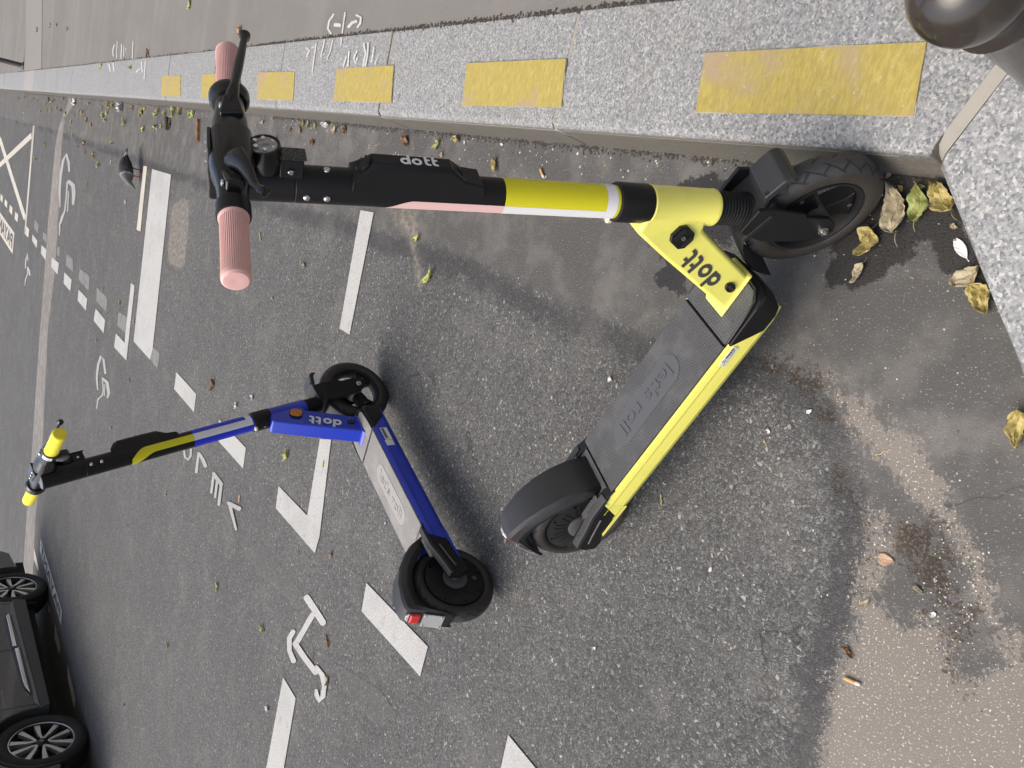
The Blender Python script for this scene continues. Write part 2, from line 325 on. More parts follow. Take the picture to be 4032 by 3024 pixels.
def graded(fine_lo, fine_hi, step, lo, hi, grow=1.16, mx=8.0):
    xs = list(np.arange(fine_lo, fine_hi, step)); s_ = step
    while xs[-1] < hi: s_ = min(s_ * grow, mx); xs.append(xs[-1] + s_)
    s_ = step; pre = []; x = fine_lo
    while x > lo: s_ = min(s_ * grow, mx); x -= s_; pre.append(x)
    return np.array(pre[::-1] + xs)
gx = graded(-2.2, 1.6, .02, -160, 160, 1.07); gy = graded(.2, 3.4, .02, -60, 260, 1.035)
XX, YY = np.meshgrid(gx, gy); P2 = np.stack([XX.ravel(), YY.ravel()], -1); nx, ny = len(gx), len(gy)
idx = np.arange(nx * ny).reshape(ny, nx)
quads = np.stack([idx[:-1, :-1], idx[:-1, 1:], idx[1:, 1:], idx[1:, :-1]], -1).reshape(-1, 4)
me = bpy.data.meshes.new('road'); me.from_pydata(np.c_[P2, np.zeros(len(P2))].tolist(), [], quads.tolist()); me.update()
def put(name, val):
    a = me.attributes.new(name, 'FLOAT', 'POINT'); a.data.foreach_set('value', np.clip(val, -3, 3).astype(np.float32))
sm_sdf = in_poly_sdf(P2, sm_poly)
put('sm', sm_sdf); put('rim', .035 - np.abs(sm_sdf + .03)); put('tan', np.max([in_poly_sdf(P2, q) for q in (tan_poly, tan2_poly, tan3_poly)], 0))
put('dirt', np.max([in_poly_sdf(P2, q) for q in dirt_polys], 0) - .015); put('wet', np.max([in_poly_sdf(P2, q) for q in wet_polys], 0))
put('band', in_poly_sdf(P2, band_poly)); put('patch', np.max([in_poly_sdf(P2, patch_poly), in_poly_sdf(P2, wedge_poly)], 0))
road = link('road', me, M_ROAD, smooth=False); tag(road, kind='structure', label='grey asphalt road with a smoother worn gutter along the kerb')

# markings, each a thin sheet on the road
def px_sheet(name, polys, mat, z=.004, parent=road, base=0.0):
    m_ = MB()
    for k, q in enumerate(polys):
        vs = [G(x, y, base) for x, y in q]
        m_.add([(v[0], v[1], base + z + .0004 * k) for v in vs], [tuple(range(len(vs)))])
    me_ = bpy.data.meshes.new(name); me_.from_pydata(m_.v, [], m_.f); me_.update()
    bm = bmesh.new(); bm.from_mesh(me_)
    for f in bm.faces:
        f.normal_update()
        if f.normal.z < 0: f.normal_flip()
    bmesh.ops.triangulate(bm, faces=bm.faces); bm.to_mesh(me_); bm.free()
    return link(name, me_, mat, parent, smooth=False)
def px_strokes(name, strokes, mat, z=.004, parent=road, base=0.0):
    m_ = MB()
    for k, (pts, wd) in enumerate(strokes):
        a, b = stroke_poly(pts, wd); o = [G(x, y, base) for x, y in a] + [G(x, y, base) for x, y in b]; n_ = len(a)
        m_.add([(v[0], v[1], base + z + .0004 * k) for v in o], [(i, i + 1, n_ + i + 1, n_ + i) for i in range(n_ - 1)])
    me_ = bpy.data.meshes.new(name); me_.from_pydata(m_.v, [], m_.f); me_.update()
    bm = bmesh.new(); bm.from_mesh(me_)
    for f in bm.faces:
        f.normal_update()
        if f.normal.z < 0: f.normal_flip()
    bm.to_mesh(me_); bm.free()
    return link(name, me_, mat, parent, smooth=False)
za, zb, zn, zc, zf = ((0, 600), .452), ((400, 1100), .42), ((700, 1400), .452), ((700, 2100), .557), ((0, 780), .2522)
white_quads = [
    ('stop_line', [(601, 666), (676, 688), (604, 1369), (593, 1417), (528, 1344)]),
    ('bay_line', Z(*zb, [(280, 32), (315, 60), (238, 762), (122, 635), (138, 505), (220, 595)])),
    ('bay_line', [(1263, 1728), (1307, 1731), (1262, 2110), (1243, 2178), (1089, 2001), (1100, 1913), (1213, 2030)]),
    ('bay_line', [(1423, 828), (1475, 837), (1380, 1318), (1340, 1294)]),
    ('bay_line', Z(*zc, [(750, 1015), (840, 1165), (745, 1720), (620, 1720)])),
    ('lane_dash', Z(*zc, [(1340, 350), (1775, 800), (1720, 1010), (1305, 550)])),
    ('lane_dash', [(697, 1465), (775, 1551), (766, 1623), (688, 1532)]),
    ('lane_dash', [(865, 1651), (971, 1764), (960, 1845), (863, 1737)]),
    ('lane_dash', [(2005, 2892), (2260, 3200), (2225, 3340), (1962, 3085)])]
for nm, q in white_quads: px_sheet(nm, [q], M_WHITE)
for q in ([(565, 1045), (628, 1110), (615, 1210), (557, 1140)], [(455, 915), (517, 965), (505, 1065), (450, 1000)], [(365, 808), (410, 850), (400, 940), (360, 880)],
          [(285, 712), (328, 770), (322, 835), (283, 770)], [(688, 1195), (763, 1275), (752, 1380), (680, 1290)], [(838, 1360), (920, 1460), (907, 1575), (820, 1465)]):
    px_sheet('lane_dash', [Z(*za, q)], M_WHITE)
for q in ([(410, 430), (460, 490), (445, 618), (385, 550)], [(245, 210), (288, 260), (275, 380), (232, 320)], [(160, 100), (200, 155), (190, 268), (148, 205)], [(82, 15), (120, 60), (112, 160), (72, 100)], [(15, -70), (48, -25), (40, 75), (8, 25)]):
    px_sheet('lane_dash', [Z(*zf, q)], M_CREAM)
for q in ([(850, 1180), (940, 1270), (930, 1390), (845, 1300)], [(700, 1015), (785, 1080), (775, 1205), (690, 1110)], [(585, 885), (640, 935), (640, 1040), (580, 990)], [(505, 815), (527, 830), (520, 910), (500, 890)],
          [(380, 690), (410, 720), (410, 790), (375, 750)], [(305, 590), (340, 630), (335, 705), (300, 660)]):
    px_sheet('faded_dash', [Z(*za, q)], M_FADE)
px_sheet('faded_dash', [Z(*zb, [(165, 300), (245, 360), (230, 505), (152, 430)])], M_FADE)
px_sheet('faded_dash', [Z(*zb, [(486, 635), (550, 695), (530, 840), (466, 755)])], M_FADE)
for q in ([(776, 1551), (793, 1575), (786, 1640), (767, 1623)], [(972, 1764), (1002, 1792), (988, 1885), (961, 1845)], Z(*zc, [(1230, 270), (1320, 300), (1300, 540), (1400, 660), (1300, 560), (1220, 420)]),
          Z(*zc, [(520, 90), (600, 60), (900, 440), (860, 520), (560, 260)]), Z(*zc, [(1100, 900), (1440, 1110), (1560, 1290), (1420, 1370), (1180, 1100)]), Z((1600, 2200), .5877, [(520, 1150), (680, 1170), (630, 1402), (560, 1300)])):
    px_sheet('faded_dash', [q], M_GHOST)
px_sheet('thin_line', [[(567, 654), (581, 655), (555, 912), (540, 905)]], M_CREAM)
px_sheet('thin_line', [[(131, 495), (133.5, 495), (101, 915), (97, 917)]], M_CREAM)
px_sheet('thin_line', [[(134.5, 495), (137.5, 495), (105, 888), (102, 890)]], M_CREAM)
px_sheet('cross_line', [[(-8, 540), (4, 540), (103, 850), (98, 868), (93, 862)]], M_CREAM)
px_sheet('cross_line', [[(-10, 650), (-10, 670), (127, 545), (125, 522)]], M_CREAM, .006)
s1_ = lambda *q: q
px_strokes('scooter_symbol', [(Z(*zc, [(915, 450), (975, 540), (1035, 635)]), 26), (Z(*zc, [(962, 572), (900, 680), (842, 780)]), 21), (Z(*zc, [(826, 690), (796, 740), (797, 830), (828, 905)]), [18, 20, 18, 20]),
            (Z(*zc, [(835, 775), (905, 880), (985, 985)]), 22), (Z(*zc, [(985, 940), (1030, 1000), (1045, 1080), (1035, 1150), (1010, 1178), (990, 1140), (988, 1105)]), [14, 20, 18, 20, 22, 18, 12])], M_WHITE)
zh = ((0, 600), .394)
px_strokes('scooter_symbol', [(Z(*zh, [(695, 190), (690, 100), (665, 20), (635, 80), (610, 230), (600, 400), (603, 545)]), [7, 9, 14, 10, 9, 8, 5]), (Z(*zh, [(690, 290), (735, 330), (742, 410), (735, 520)]), [14, 16, 14, 9]),
            (Z(*zh, [(676, 300), (668, 450), (650, 590), (625, 650), (603, 720), (597, 830)]), [6, 6, 6, 10, 7, 4]), (Z(*zh, [(690, 390), (680, 590)]), 5)], M_LIGHT)
zi = ((0, 1300), .709)
px_strokes('scooter_symbol', [(Z(*zi, [(588, 240), (578, 165), (564, 145), (548, 190), (540, 260), (545, 330)]), [8, 9, 11, 9, 8, 5]), (Z(*zi, [(572, 268), (598, 290), (607, 350), (600, 375)]), [8, 13, 12, 8]),
            (Z(*zi, [(573, 280), (577, 330), (573, 360), (547, 385), (540, 435)]), [5, 5, 6, 7, 4]), (Z(*zi, [(586, 300), (584, 365)]), 4)], M_LIGHT)
px_strokes('scooter_symbol', [(Z(*za, [(246, 940), (240, 880), (228, 930), (222, 1010)]), [4, 5, 5, 3]), (Z(*za, [(240, 1000), (258, 1030), (262, 1070)]), 6), (Z(*za, [(245, 1000), (243, 1060), (225, 1110), (220, 1160)]), [4, 4, 4, 2])], M_WHITE)
px_strokes('road_lettering', [(Z(*zn, [(62, 830), (68, 885), (95, 907), (118, 875), (122, 815)]), 8), (Z(*zn, [(168, 1018), (178, 930), (188, 850)]), 10), (Z(*zn, [(193, 850), (225, 905), (250, 965)]), [10, 14, 14]),
            (Z(*zn, [(318, 1025), (360, 1085), (392, 1125)]), [12, 16, 14]), (Z(*zn, [(320, 1050), (300, 1195)]), 10), (Z(*zn, [(352, 1095), (335, 1235)]), 9), (Z(*zn, [(388, 1130), (368, 1300)]), 11),
            (Z(*zn, [(452, 1285), (550, 1335)]), [14, 18]), (Z(*zn, [(468, 1310), (490, 1400), (520, 1515)]), [13, 11, 8])], M_LIGHT)
def worded_box(quad, word, name):
    """painted box with the word left dark in it; quad = near-left, far-right bottom, far-right top, near-left top (px)"""
    a, b, c, d = [G(*q) for q in quad]
    px_sheet(name, [quad], M_CREAM)
    vs, fs = text2d(word, 1.0, 0, .02); lo, hi = vs.min(0), vs.max(0); m_ = MB(); out = []
    for v in vs:
        u = .05 + .9 * (v[0] - lo[0]) / (hi[0] - lo[0]); q = .16 + .68 * (v[1] - lo[1]) / (hi[1] - lo[1])
        p_ = (a * (1 - u) + b * u) * (1 - q) + (d * (1 - u) + c * u) * q; out.append((p_[0], p_[1], .008))
    m_.add(out, fs); me_ = bpy.data.meshes.new('road_lettering'); me_.from_pydata(m_.v, [], m_.f); me_.update()
    link('road_lettering', me_, plain('lettering_dark', (.07, .07, .072), .9), road, smooth=False)
worded_box(Z(*zf, [(200, 875), (-60, 465), (-40, 160), (228, 545)]), 'PAYANT', 'payment_box')
worded_box(Z((120, 2100), .399, [(305, 910), (95, 165), (105, 50), (315, 765)]), 'PAYANT', 'payment_box')
zk = ((0, 2050), .587)
for q in ([(230, 180), (262, 310), (258, 342), (230, 260)], [(372, 690), (410, 850), (400, 900), (368, 790)], [(457, 960), (510, 1200), (500, 1260), (457, 1060)], [(318, 530), (338, 600), (330, 622)]):
    px_sheet('bay_line', [Z(*zk, q)], M_CREAM)

# kerb of granite stones, with mortar in the joints
M_MORTAR = plain('mortar', (.27, .25, .21), .95, wear=.5, scale=60, bump=.4)
kerb = empty('kerb', tuple(KP(1.5, 0, 0))); tag(kerb, kind='structure', label='pale grey granite kerb with yellow marks')
kerb_off = np.array(kerb.location)
def prof(w_=.300, h=KH):
    b = [(0.0, -.04), (.008, .03), (.016, h - .022)]
    b += [(.016 + .022 * (1 - math.cos(a)), h - .022 + .022 * math.sin(a)) for a in np.linspace(.3, PI / 2, 5)]
    return b + [(w_, h), (w_, -.04)]
def stone(t0, t1, mat, skew0=0.0, skew1=0.0, name='kerb_stone', dz=0.0):
    m_ = MB(); rings = []
    for k, f in enumerate(np.linspace(0, 1, 5)):
        rings.append([KP(t0 + (t1 - t0) * f + (skew0 * (1 - f) + skew1 * f) * o, o, z + (dz if z > 0 else 0)) - kerb_off for o, z in prof()])
    m_.loft(rings); return m_.build(name, mat, kerb, bevel=.004, seg=2)
joints = [1.61, 2.585, 3.612, 4.63, 5.66, 6.676, 7.717, 8.775, 9.849, 10.967, 12.126, 13.435, 14.687]
while joints[-1] < 45: joints.append(joints[-1] + 1.25)
CORNER_T = .655
SKEW = (G(3919, 273, KH) - G(3672, 602, KH)) @ KD / ((G(3919, 273, KH) - G(3672, 602, KH)) @ KN)
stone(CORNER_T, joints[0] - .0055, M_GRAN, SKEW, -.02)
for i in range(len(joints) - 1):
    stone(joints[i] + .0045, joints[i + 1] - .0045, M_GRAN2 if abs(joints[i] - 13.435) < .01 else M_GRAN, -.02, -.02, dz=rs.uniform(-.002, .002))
m_ = MB(); m_.loft([[KP(tt - .02 * o, o, z) - kerb_off for o, z in [(.010, -.04), (.016, KH - .02), (.034, KH - .004), (.298, KH - .004), (.298, -.04)]] for tt in (CORNER_T + .05, 45)])
m_.build('mortar_bed', M_MORTAR, kerb)
# return kerb turning towards the camera, mitred at the corner with a cement joint
c0 = G(3672, 602, KH); c1 = G(4032, 1543, KH); D2v = (c1 - c0); D2v[2] = 0; D2v /= np.linalg.norm(D2v); N2v = np.array([-D2v[1], D2v[0], 0]); N2v = N2v if N2v[1] < 0 else -N2v
mit = G(3919, 273, KH) - G(3672, 602, KH); sk2 = (mit @ D2v) / (mit @ N2v)
kerb2 = empty('return_kerb', (c0[0], c0[1], 0)); tag(kerb2, kind='structure', label='rough granite return kerb mitred at the corner'); k2o = np.array([c0[0], c0[1], 0])
def KP2(tt, off, z): return np.array([c0[0], c0[1], 0]) + D2v * tt + N2v * (off - .016) + np.array([0, 0, z])
M_GRAN3 = granite_material('granite_rough', (.98, .98, .955), .9)
cuts = [.034, .95, 1.95, 2.95, 3.95, 5.0]
for i in range(5):
    m_ = MB(); rings = []
    for f in np.linspace(0, 1, 12):
        tt = cuts[i] + .0045 * (i > 0) + (cuts[i + 1] - cuts[i] - .0045) * f
        rings.append([KP2(tt + (sk2 * o * (1 - f) if i == 0 else 0), o + (rs.uniform(-.004, .004) if 0 < k < 8 else 0), z + (.003 if z > 0 else 0)) - k2o for k, (o, z) in enumerate(prof(.30))])
    m_.loft(rings); m_.build('kerb_stone', M_GRAN3, kerb2, bevel=.003)
m_ = MB(); m_.loft([[KP2(a + sk2 * o, o, z) - k2o for o, z in [(.0, -.04), (.016, KH - .028), (.026, KH - .010), (.042, KH - .002), (.30, KH - .002), (.30, -.04)]] for a in (-.004, .0345)])
m_.build('mitre_joint', plain('cement', (.30, .285, .25), .9, wear=.35, scale=25, bump=.5), kerb2)

# pavement behind both kerbs (one sheet, a hand below it closed)
inner = KP(CORNER_T, .300, 0) + KD * SKEW * .3
pv = [KP(60, .299, 0), inner, KP2(6, .299, 0), np.array([-7.0, -12, 0]), np.array([40, -12, 0]), np.array([60, 40, 0])]
m_ = MB(); m_.loft([[(q[0], q[1], -.05) for q in pv], [(q[0], q[1], KH - .003) for q in pv]])
pav = m_.build('pavement', M_PAVE, smooth=False); tag(pav, kind='structure', label='brown grey asphalt pavement behind the kerb')
band_p = [G(x, y, KH) for x, y in Z((0, 0), .452, [(232, -200), (372, -200), (362, 598), (290, 610), (215, 618)])]
M_BAND = plain('trench_concrete', (.20, .194, .178), .92, wear=.5, scale=9, bump=.3)
px_sheet('trench_strip', [Z((0, 0), .452, [(232, -200), (372, -200), (362, 598), (290, 610), (215, 618)])], M_BAND, .002, pav, KH - .001)
# dirt line where the pavement meets the kerb
def crumb(m2, x, y, z, s_):
    a = random.uniform(0, 6.28); ca, sa = math.cos(a), math.sin(a); k = [random.uniform(.6, 1.2) for _ in range(6)]
    pts = [(s_ * k[0], 0, .3 * s_), (0, s_ * k[1], .25 * s_), (-s_ * k[2], 0, .3 * s_), (0, -s_ * k[3], .25 * s_), (0, 0, s_ * .75 * k[4]), (0, 0, -.1 * s_)]
    m2.add([(x + px_ * ca - py_ * sa, y + px_ * sa + py_ * ca, z + pz) for px_, py_, pz in pts], [(0, 1, 4), (1, 2, 4), (2, 3, 4), (3, 0, 4), (1, 0, 5), (2, 1, 5), (3, 2, 5), (0, 3, 5)])
m_ = MB()
for k in range(2600):
    q = KP(random.uniform(.8, 4) if k % 2 else random.uniform(.8, 16), .302 + random.gauss(0, .004), KH - .004); crumb(m_, q[0], q[1], q[2], random.uniform(.003, .007))
tag(m_.build('joint_dirt', plain('dark_soil', (.045, .038, .032), .95, wear=.4, scale=80, bump=.6), smooth=False), 'thin crumbly line of dark dirt between kerb and pavement', 'dirt', kind='stuff')
m_ = MB()
for k in range(2600):
    q = KP(random.uniform(.7, 4) if k % 2 else random.uniform(.7, 16), .002 - abs(random.gauss(0, .008)), -.001); crumb(m_, q[0], q[1], q[2], random.uniform(.002, .0055))
tag(m_.build('gutter_dirt', plain('dark_soil', (.045, .038, .032)), smooth=False), 'crumbly dark dirt along the foot of the kerb', 'dirt', kind='stuff')

# yellow rectangles stuck on the kerb top
def yellow_mat():
    t = T('kerb_yellow')
    st = t.noise(1.5, 5, .75, t.along(130, 26)); n1 = t.noise(7, 5, .6); n2 = t.noise(45, 6, .75)
    c = t.mix(t.ss(st, .38, .66), (.30, .235, .060), (.40, .325, .080)); c = t.mix(t.math('MULTIPLY', t.ss(n1, .5, .68), .8), c, (.31, .235, .165))
    c = t.mix(t.math('MULTIPLY', t.ss(n2, .58, .68), .55), c, (.46, .43, .33)); c = t.mix(t.math('MULTIPLY', t.ss(t.noise(120, 4, .7), .58, .72), .35), c, (.20, .17, .09)); t.bsdf(c, .75, 0, t.bump(st, .4, .001)); return t.m
M_YEL = yellow_mat(); M_EDGE = plain('paint_edge', (.40, .38, .33), .8, wear=.8, scale=120)
plates = [[(2780, 210), (3651, 168), (3600, 459), (2743, 443)], [(1841, 250), (2231, 233), (2213, 423), (1823, 417)], [(1328, 272), (1553, 259), (1543, 405), (1317, 398)],
          [(1019, 285), (1163, 284), (1157, 396), (1013, 391)], [(798, 293), (905, 291), (902, 391), (794, 386)], [(640, 298), (713, 299), (712, 381), (637, 379)]]
for q in plates:
    ws = [G(x, y, KH) for x, y in q]; c_ = sum(ws) / 4; m_ = MB(); per = []
    for i in range(4):
        for f in np.linspace(0, 1, 9)[:-1]:
            v = ws[i] * (1 - f) + ws[(i + 1) % 4] * f; d = (v - c_) / np.linalg.norm(v - c_); per.append(v + d * rs.uniform(-.002, .0035))
    m_.loft([[(v[0], v[1], KH - .001) - kerb_off for v in per], [(v[0], v[1], KH + .0022) - kerb_off for v in per]])
    e_ = m_.build('yellow_mark', M_EDGE, kerb, smooth=False)
    m_ = MB(); m_.loft([[(v[0], v[1], KH + .001) - kerb_off for v in ws], [(v[0], v[1], KH + .0036) - kerb_off for v in ws]]); m_.build('paint_film', M_YEL, e_, smooth=False)
# chalk scribbles
zo = ((700, 50), .452)
px_strokes('chalk_scribble', [(Z(*zo, q), wd * .452) for q, wd in (
    ([(1340, 185), (1312, 140), (1325, 75), (1365, 15)], 16), ([(1375, 108), (1420, 112)], 32), ([(1440, 180), (1452, 90), (1465, 0)], 12), ([(1495, 128), (1530, 90), (1565, 78)], 26), ([(1565, 25), (1605, 45), (1600, 95), (1575, 130)], 18))], M_CHALK, .003, pav, KH - .003)
px_strokes('chalk_scribble', [(Z(*zo, q), wd * .452) for q, wd in (
    ([(1125, 310), (1155, 330), (1130, 385)], 14), ([(1215, 270), (1195, 400), (1180, 520)], 11), ([(1200, 300), (1175, 310)], 12), ([(1290, 240), (1270, 330), (1255, 390), (1290, 360)], 13), ([(1360, 240), (1340, 340), (1310, 410)], 9), ([(1440, 220), (1432, 285)], 8),
    ([(1480, 385), (1455, 475)], 11), ([(1505, 340), (1495, 470)], 11), ([(1575, 340), (1548, 400), (1560, 450), (1580, 400)], 13), ([(1635, 270), (1650, 360), (1630, 470)], 12), ([(1675, 270), (1668, 370), (1650, 470)], 13), ([(1725, 310), (1705, 440), (1765, 370), (1735, 455)], 10))], M_CHALK, .004, kerb, KH).location = tuple(-kerb_off)
px_strokes('chalk_scribble', [(Z((0, 0), .452, q), wd * .452) for q, wd in (([(1000, 390), (985, 440), (990, 490)], 9), ([(1025, 360), (1018, 510)], 6), ([(1065, 385), (1058, 510)], 8), ([(1085, 400), (1080, 500), (1105, 420)], 7), ([(1165, 360), (1158, 510)], 7))], M_CHALK, .003, pav, KH - .003)
px_strokes('chalk_scribble', [(Z((0, 0), .452, q), wd * .452) for q, wd in (([(955, 560), (965, 620)], 12), ([(990, 550), (1000, 620)], 12), ([(1190, 630), (1225, 600)], 12), ([(1240, 540), (1245, 630)], 10), ([(1275, 530), (1262, 690)], 8))], M_CHALK, .004, kerb, KH).location = tuple(-kerb_off)

# ------------------------------------------------------------------ scooters
def mat_matdots(name, dark, light, worn):
    """rubber foot mat: staggered raised dots"""
    t = T(name); sp = t.n('ShaderNodeSeparateXYZ'); t.set(sp.inputs[0], t.co.outputs['Object'])
    P_ = .0066; row = t.math('DIVIDE', sp.outputs[0], P_ * .866); ri = t.math('FLOOR', row); odd = t.math('MULTIPLY', t.math('FRACT', t.math('MULTIPLY', ri, .5)), 1.0)
    cx = t.math('SUBTRACT', t.math('FRACT', t.math('ADD', t.math('DIVIDE', sp.outputs[1], P_), odd)), .5); cy = t.math('MULTIPLY', t.math('SUBTRACT', t.math('FRACT', row), .5), .866)
    d = t.math('SQRT', t.math('ADD', t.math('MULTIPLY', cx, cx), t.math('MULTIPLY', cy, cy)))
    dot = t.ss(d, .34, .22); n1 = t.noise(14, 5, .65); n2 = t.noise(150, 3, .6)
    up = t.n('ShaderNodeNewGeometry'); us = t.n('ShaderNodeSeparateXYZ'); t.set(us.inputs[0], up.outputs['Normal'])
    dot = t.math('MULTIPLY', dot, t.ss(us.outputs[2], .8, .95))
    c = t.mix(dot, dark, light); c = t.mix(t.math('MULTIPLY', t.ss(n1, .42, .68), worn), c, tuple(x * .6 + .10 for x in light)); c = t.mix(t.math('MULTIPLY', t.ss(n2, .55, .75), .25), c, tuple(x * .6 for x in dark))
    t.bsdf(c, .62, 0, t.bump(dot, .8, .0016)); return t.m
def tyre_mat():
    t = T('tyre_rubber'); uv = t.n('ShaderNodeSeparateXYZ'); t.set(uv.inputs[0], t.co.outputs['UV'])
    v = t.math('SUBTRACT', uv.outputs[1], .5); av = t.math('ABSOLUTE', v)      # 0 tread centre, .5 bead
    side = t.math('SIGN', v)
    ph = t.math('FRACT', t.math('ADD', t.math('MULTIPLY', uv.outputs[0], 22.0), t.math('ADD', t.math('MULTIPLY', av, 5.5), t.math('MULTIPLY', side, .25))))
    g1 = t.math('MULTIPLY', t.ss(t.math('ABSOLUTE', t.math('SUBTRACT', ph, .5)), .10, .05), t.math('MULTIPLY', t.ss(av, .015, .03), t.ss(av, .21, .18)))
    ph2 = t.math('FRACT', t.math('ADD', t.math('MULTIPLY', uv.outputs[0], 22.0), t.math('ADD', .5, t.math('SUBTRACT', t.math('MULTIPLY', side, .25), t.math('MULTIPLY', av, 3.5)))))
    g2 = t.math('MULTIPLY', t.ss(t.math('ABSOLUTE', t.math('SUBTRACT', ph2, .5)), .09, .05), t.math('MULTIPLY', t.ss(av, .06, .07), t.ss(av, .17, .15)))
    g = t.math('MAXIMUM', g1, g2); n1 = t.noise(25, 5, .65)
    c = t.mix(t.ss(av, .18, .26), (.034, .034, .036), (.030, .026, .022)); c = t.mix(t.math('MULTIPLY', t.ss(n1, .5, .75), .35), c, (.085, .075, .062)); c = t.mix(t.math('MULTIPLY', g, .8), c, (.008, .008, .008))
    t.bsdf(c, .62, 0, t.bump(t.math('SUBTRACT', t.math('MULTIPLY', n1, .06), g), .9, .002)); return t.m
M_TYRE = tyre_mat()
M_BLK = plain('black_satin', (.008, .008, .0088), .40, wear=.15, scale=18, Specular_IOR_Level=.28)
M_BLKG = plain('black_gloss', (.008, .008, .0088), .20, wear=.15, scale=25, Specular_IOR_Level=.42)
M_BLKM = plain('black_matt', (.015, .015, .0155), .6, wear=.4, scale=22, bump=.15, Specular_IOR_Level=.25)
M_GREY = plain('grey_plastic', (.075, .075, .078), .55, wear=.4, scale=20)
M_FEND = plain('fender_plastic', (.026, .027, .029), .42, wear=.5, scale=12, Specular_IOR_Level=.35)
M_STEEL = plain('bright_steel', (.62, .60, .57), .22, 1.0, wear=.3)
M_STK = plain('white_sticker', (.72, .72, .71), .5, wear=.15)
M_STKB = plain('sticker_print', (.05, .05, .05), .6)
M_LENS = plain('lamp_lens', (.30, .30, .30), .08, .6, wear=.1)
M_RED = plain('red_lens', (.42, .012, .010), .18, wear=.4, scale=60, Coat_Weight=.5)
M_AMB = plain('amber_reflector', (.48, .16, .015), .25, wear=.4, scale=90)
def clear_plate():
    t = T('clear_plate'); n1 = t.noise(30, 4); b = t.n('ShaderNodeBsdfPrincipled', {'Base Color': (.42, .43, .42, 1), 'Roughness': .22, 'Alpha': .62}); t.t.links.new(b.outputs[0], t.out.inputs[0]); return t.m
M_CLEAR = clear_plate()
def reflex_mat():
    t = T('dotted_reflector'); v = t.vor(330, 'F1'); c = t.mix(t.ss(v.outputs['Distance'], .35, .2), (.015, .015, .016), (.10, .10, .105)); t.bsdf(c, .3, 0, t.bump(v.outputs['Distance'], .7, .001)); return t.m
M_REFX = reflex_mat()

RAKE = R(14.4334); AX = np.array([-math.sin(RAKE), 0, math.cos(RAKE)]); FX = np.array([math.cos(RAKE), 0, math.sin(RAKE)]); P0 = np.array([.8105, 0, .2519]); YV = np.array([0, 1.0, 0])
WB, RF, RR, RTT = .8541, .1255, .122, .0253
def rot_axis(u, a):
    K = np.array([[0, -u[2], u[1]], [u[2], 0, -u[0]], [-u[1], u[0], 0]]); return np.eye(3) + math.sin(a) * K + (1 - math.cos(a)) * K @ K
def lett_dott():
    """the four letters as 2-D pieces, x-height 1"""
    pcs = []; n = 28
    def ring(cx, ro, ri): 
        return [[(cx + rr * math.cos(2 * PI * j / n), .5 + rr * math.sin(2 * PI * j / n)) for j in range(n)] for rr in (ro, ri)]
    def rect(a, b, c, d): return [(a, b), (c, b), (c, d), (a, d)]
    pcs.append(('ring', ring(.5, .52, .22))); pcs.append(('poly', rect(.74, 0, 1.04, 1.42)))
    pcs.append(('ring', ring(1.72, .54, .24)))
    for x in (2.42, 3.22):
        pcs.append(('poly', [(x + .12, .30), (x + .20, .08), (x + .42, -.02), (x + .74, -.02), (x + .74, .24), (x + .52, .25), (x + .42, .36), (x + .42, 1.36), (x + .12, 1.36)]))
        pcs.append(('poly', rect(x + .425, .74, x + .72, 1.0)))
    return pcs, 4.0
def put_dott(name, mat, parent, fn, xh):
    """fn(u, v, lift) -> point; u along the word, v up the letters"""
    pcs, wd = lett_dott(); m_ = MB()
    for k, (kd_, g) in enumerate(pcs):
        lift = .0006 + .00012 * (k % 2)
        if kd_ == 'ring':
            n = len(g[0]); m_.add([fn(u * xh, v * xh, lift) for r_ in g for u, v in r_], [(j, (j + 1) % n, n + (j + 1) % n, n + j) for j in range(n)])
        else: m_.add([fn(u * xh, v * xh, lift) for u, v in g], [tuple(range(len(g)))])
    me_ = bpy.data.meshes.new(name); me_.from_pydata(m_.v, [], m_.f); me_.update(); return link(name, me_, mat, parent, smooth=False)

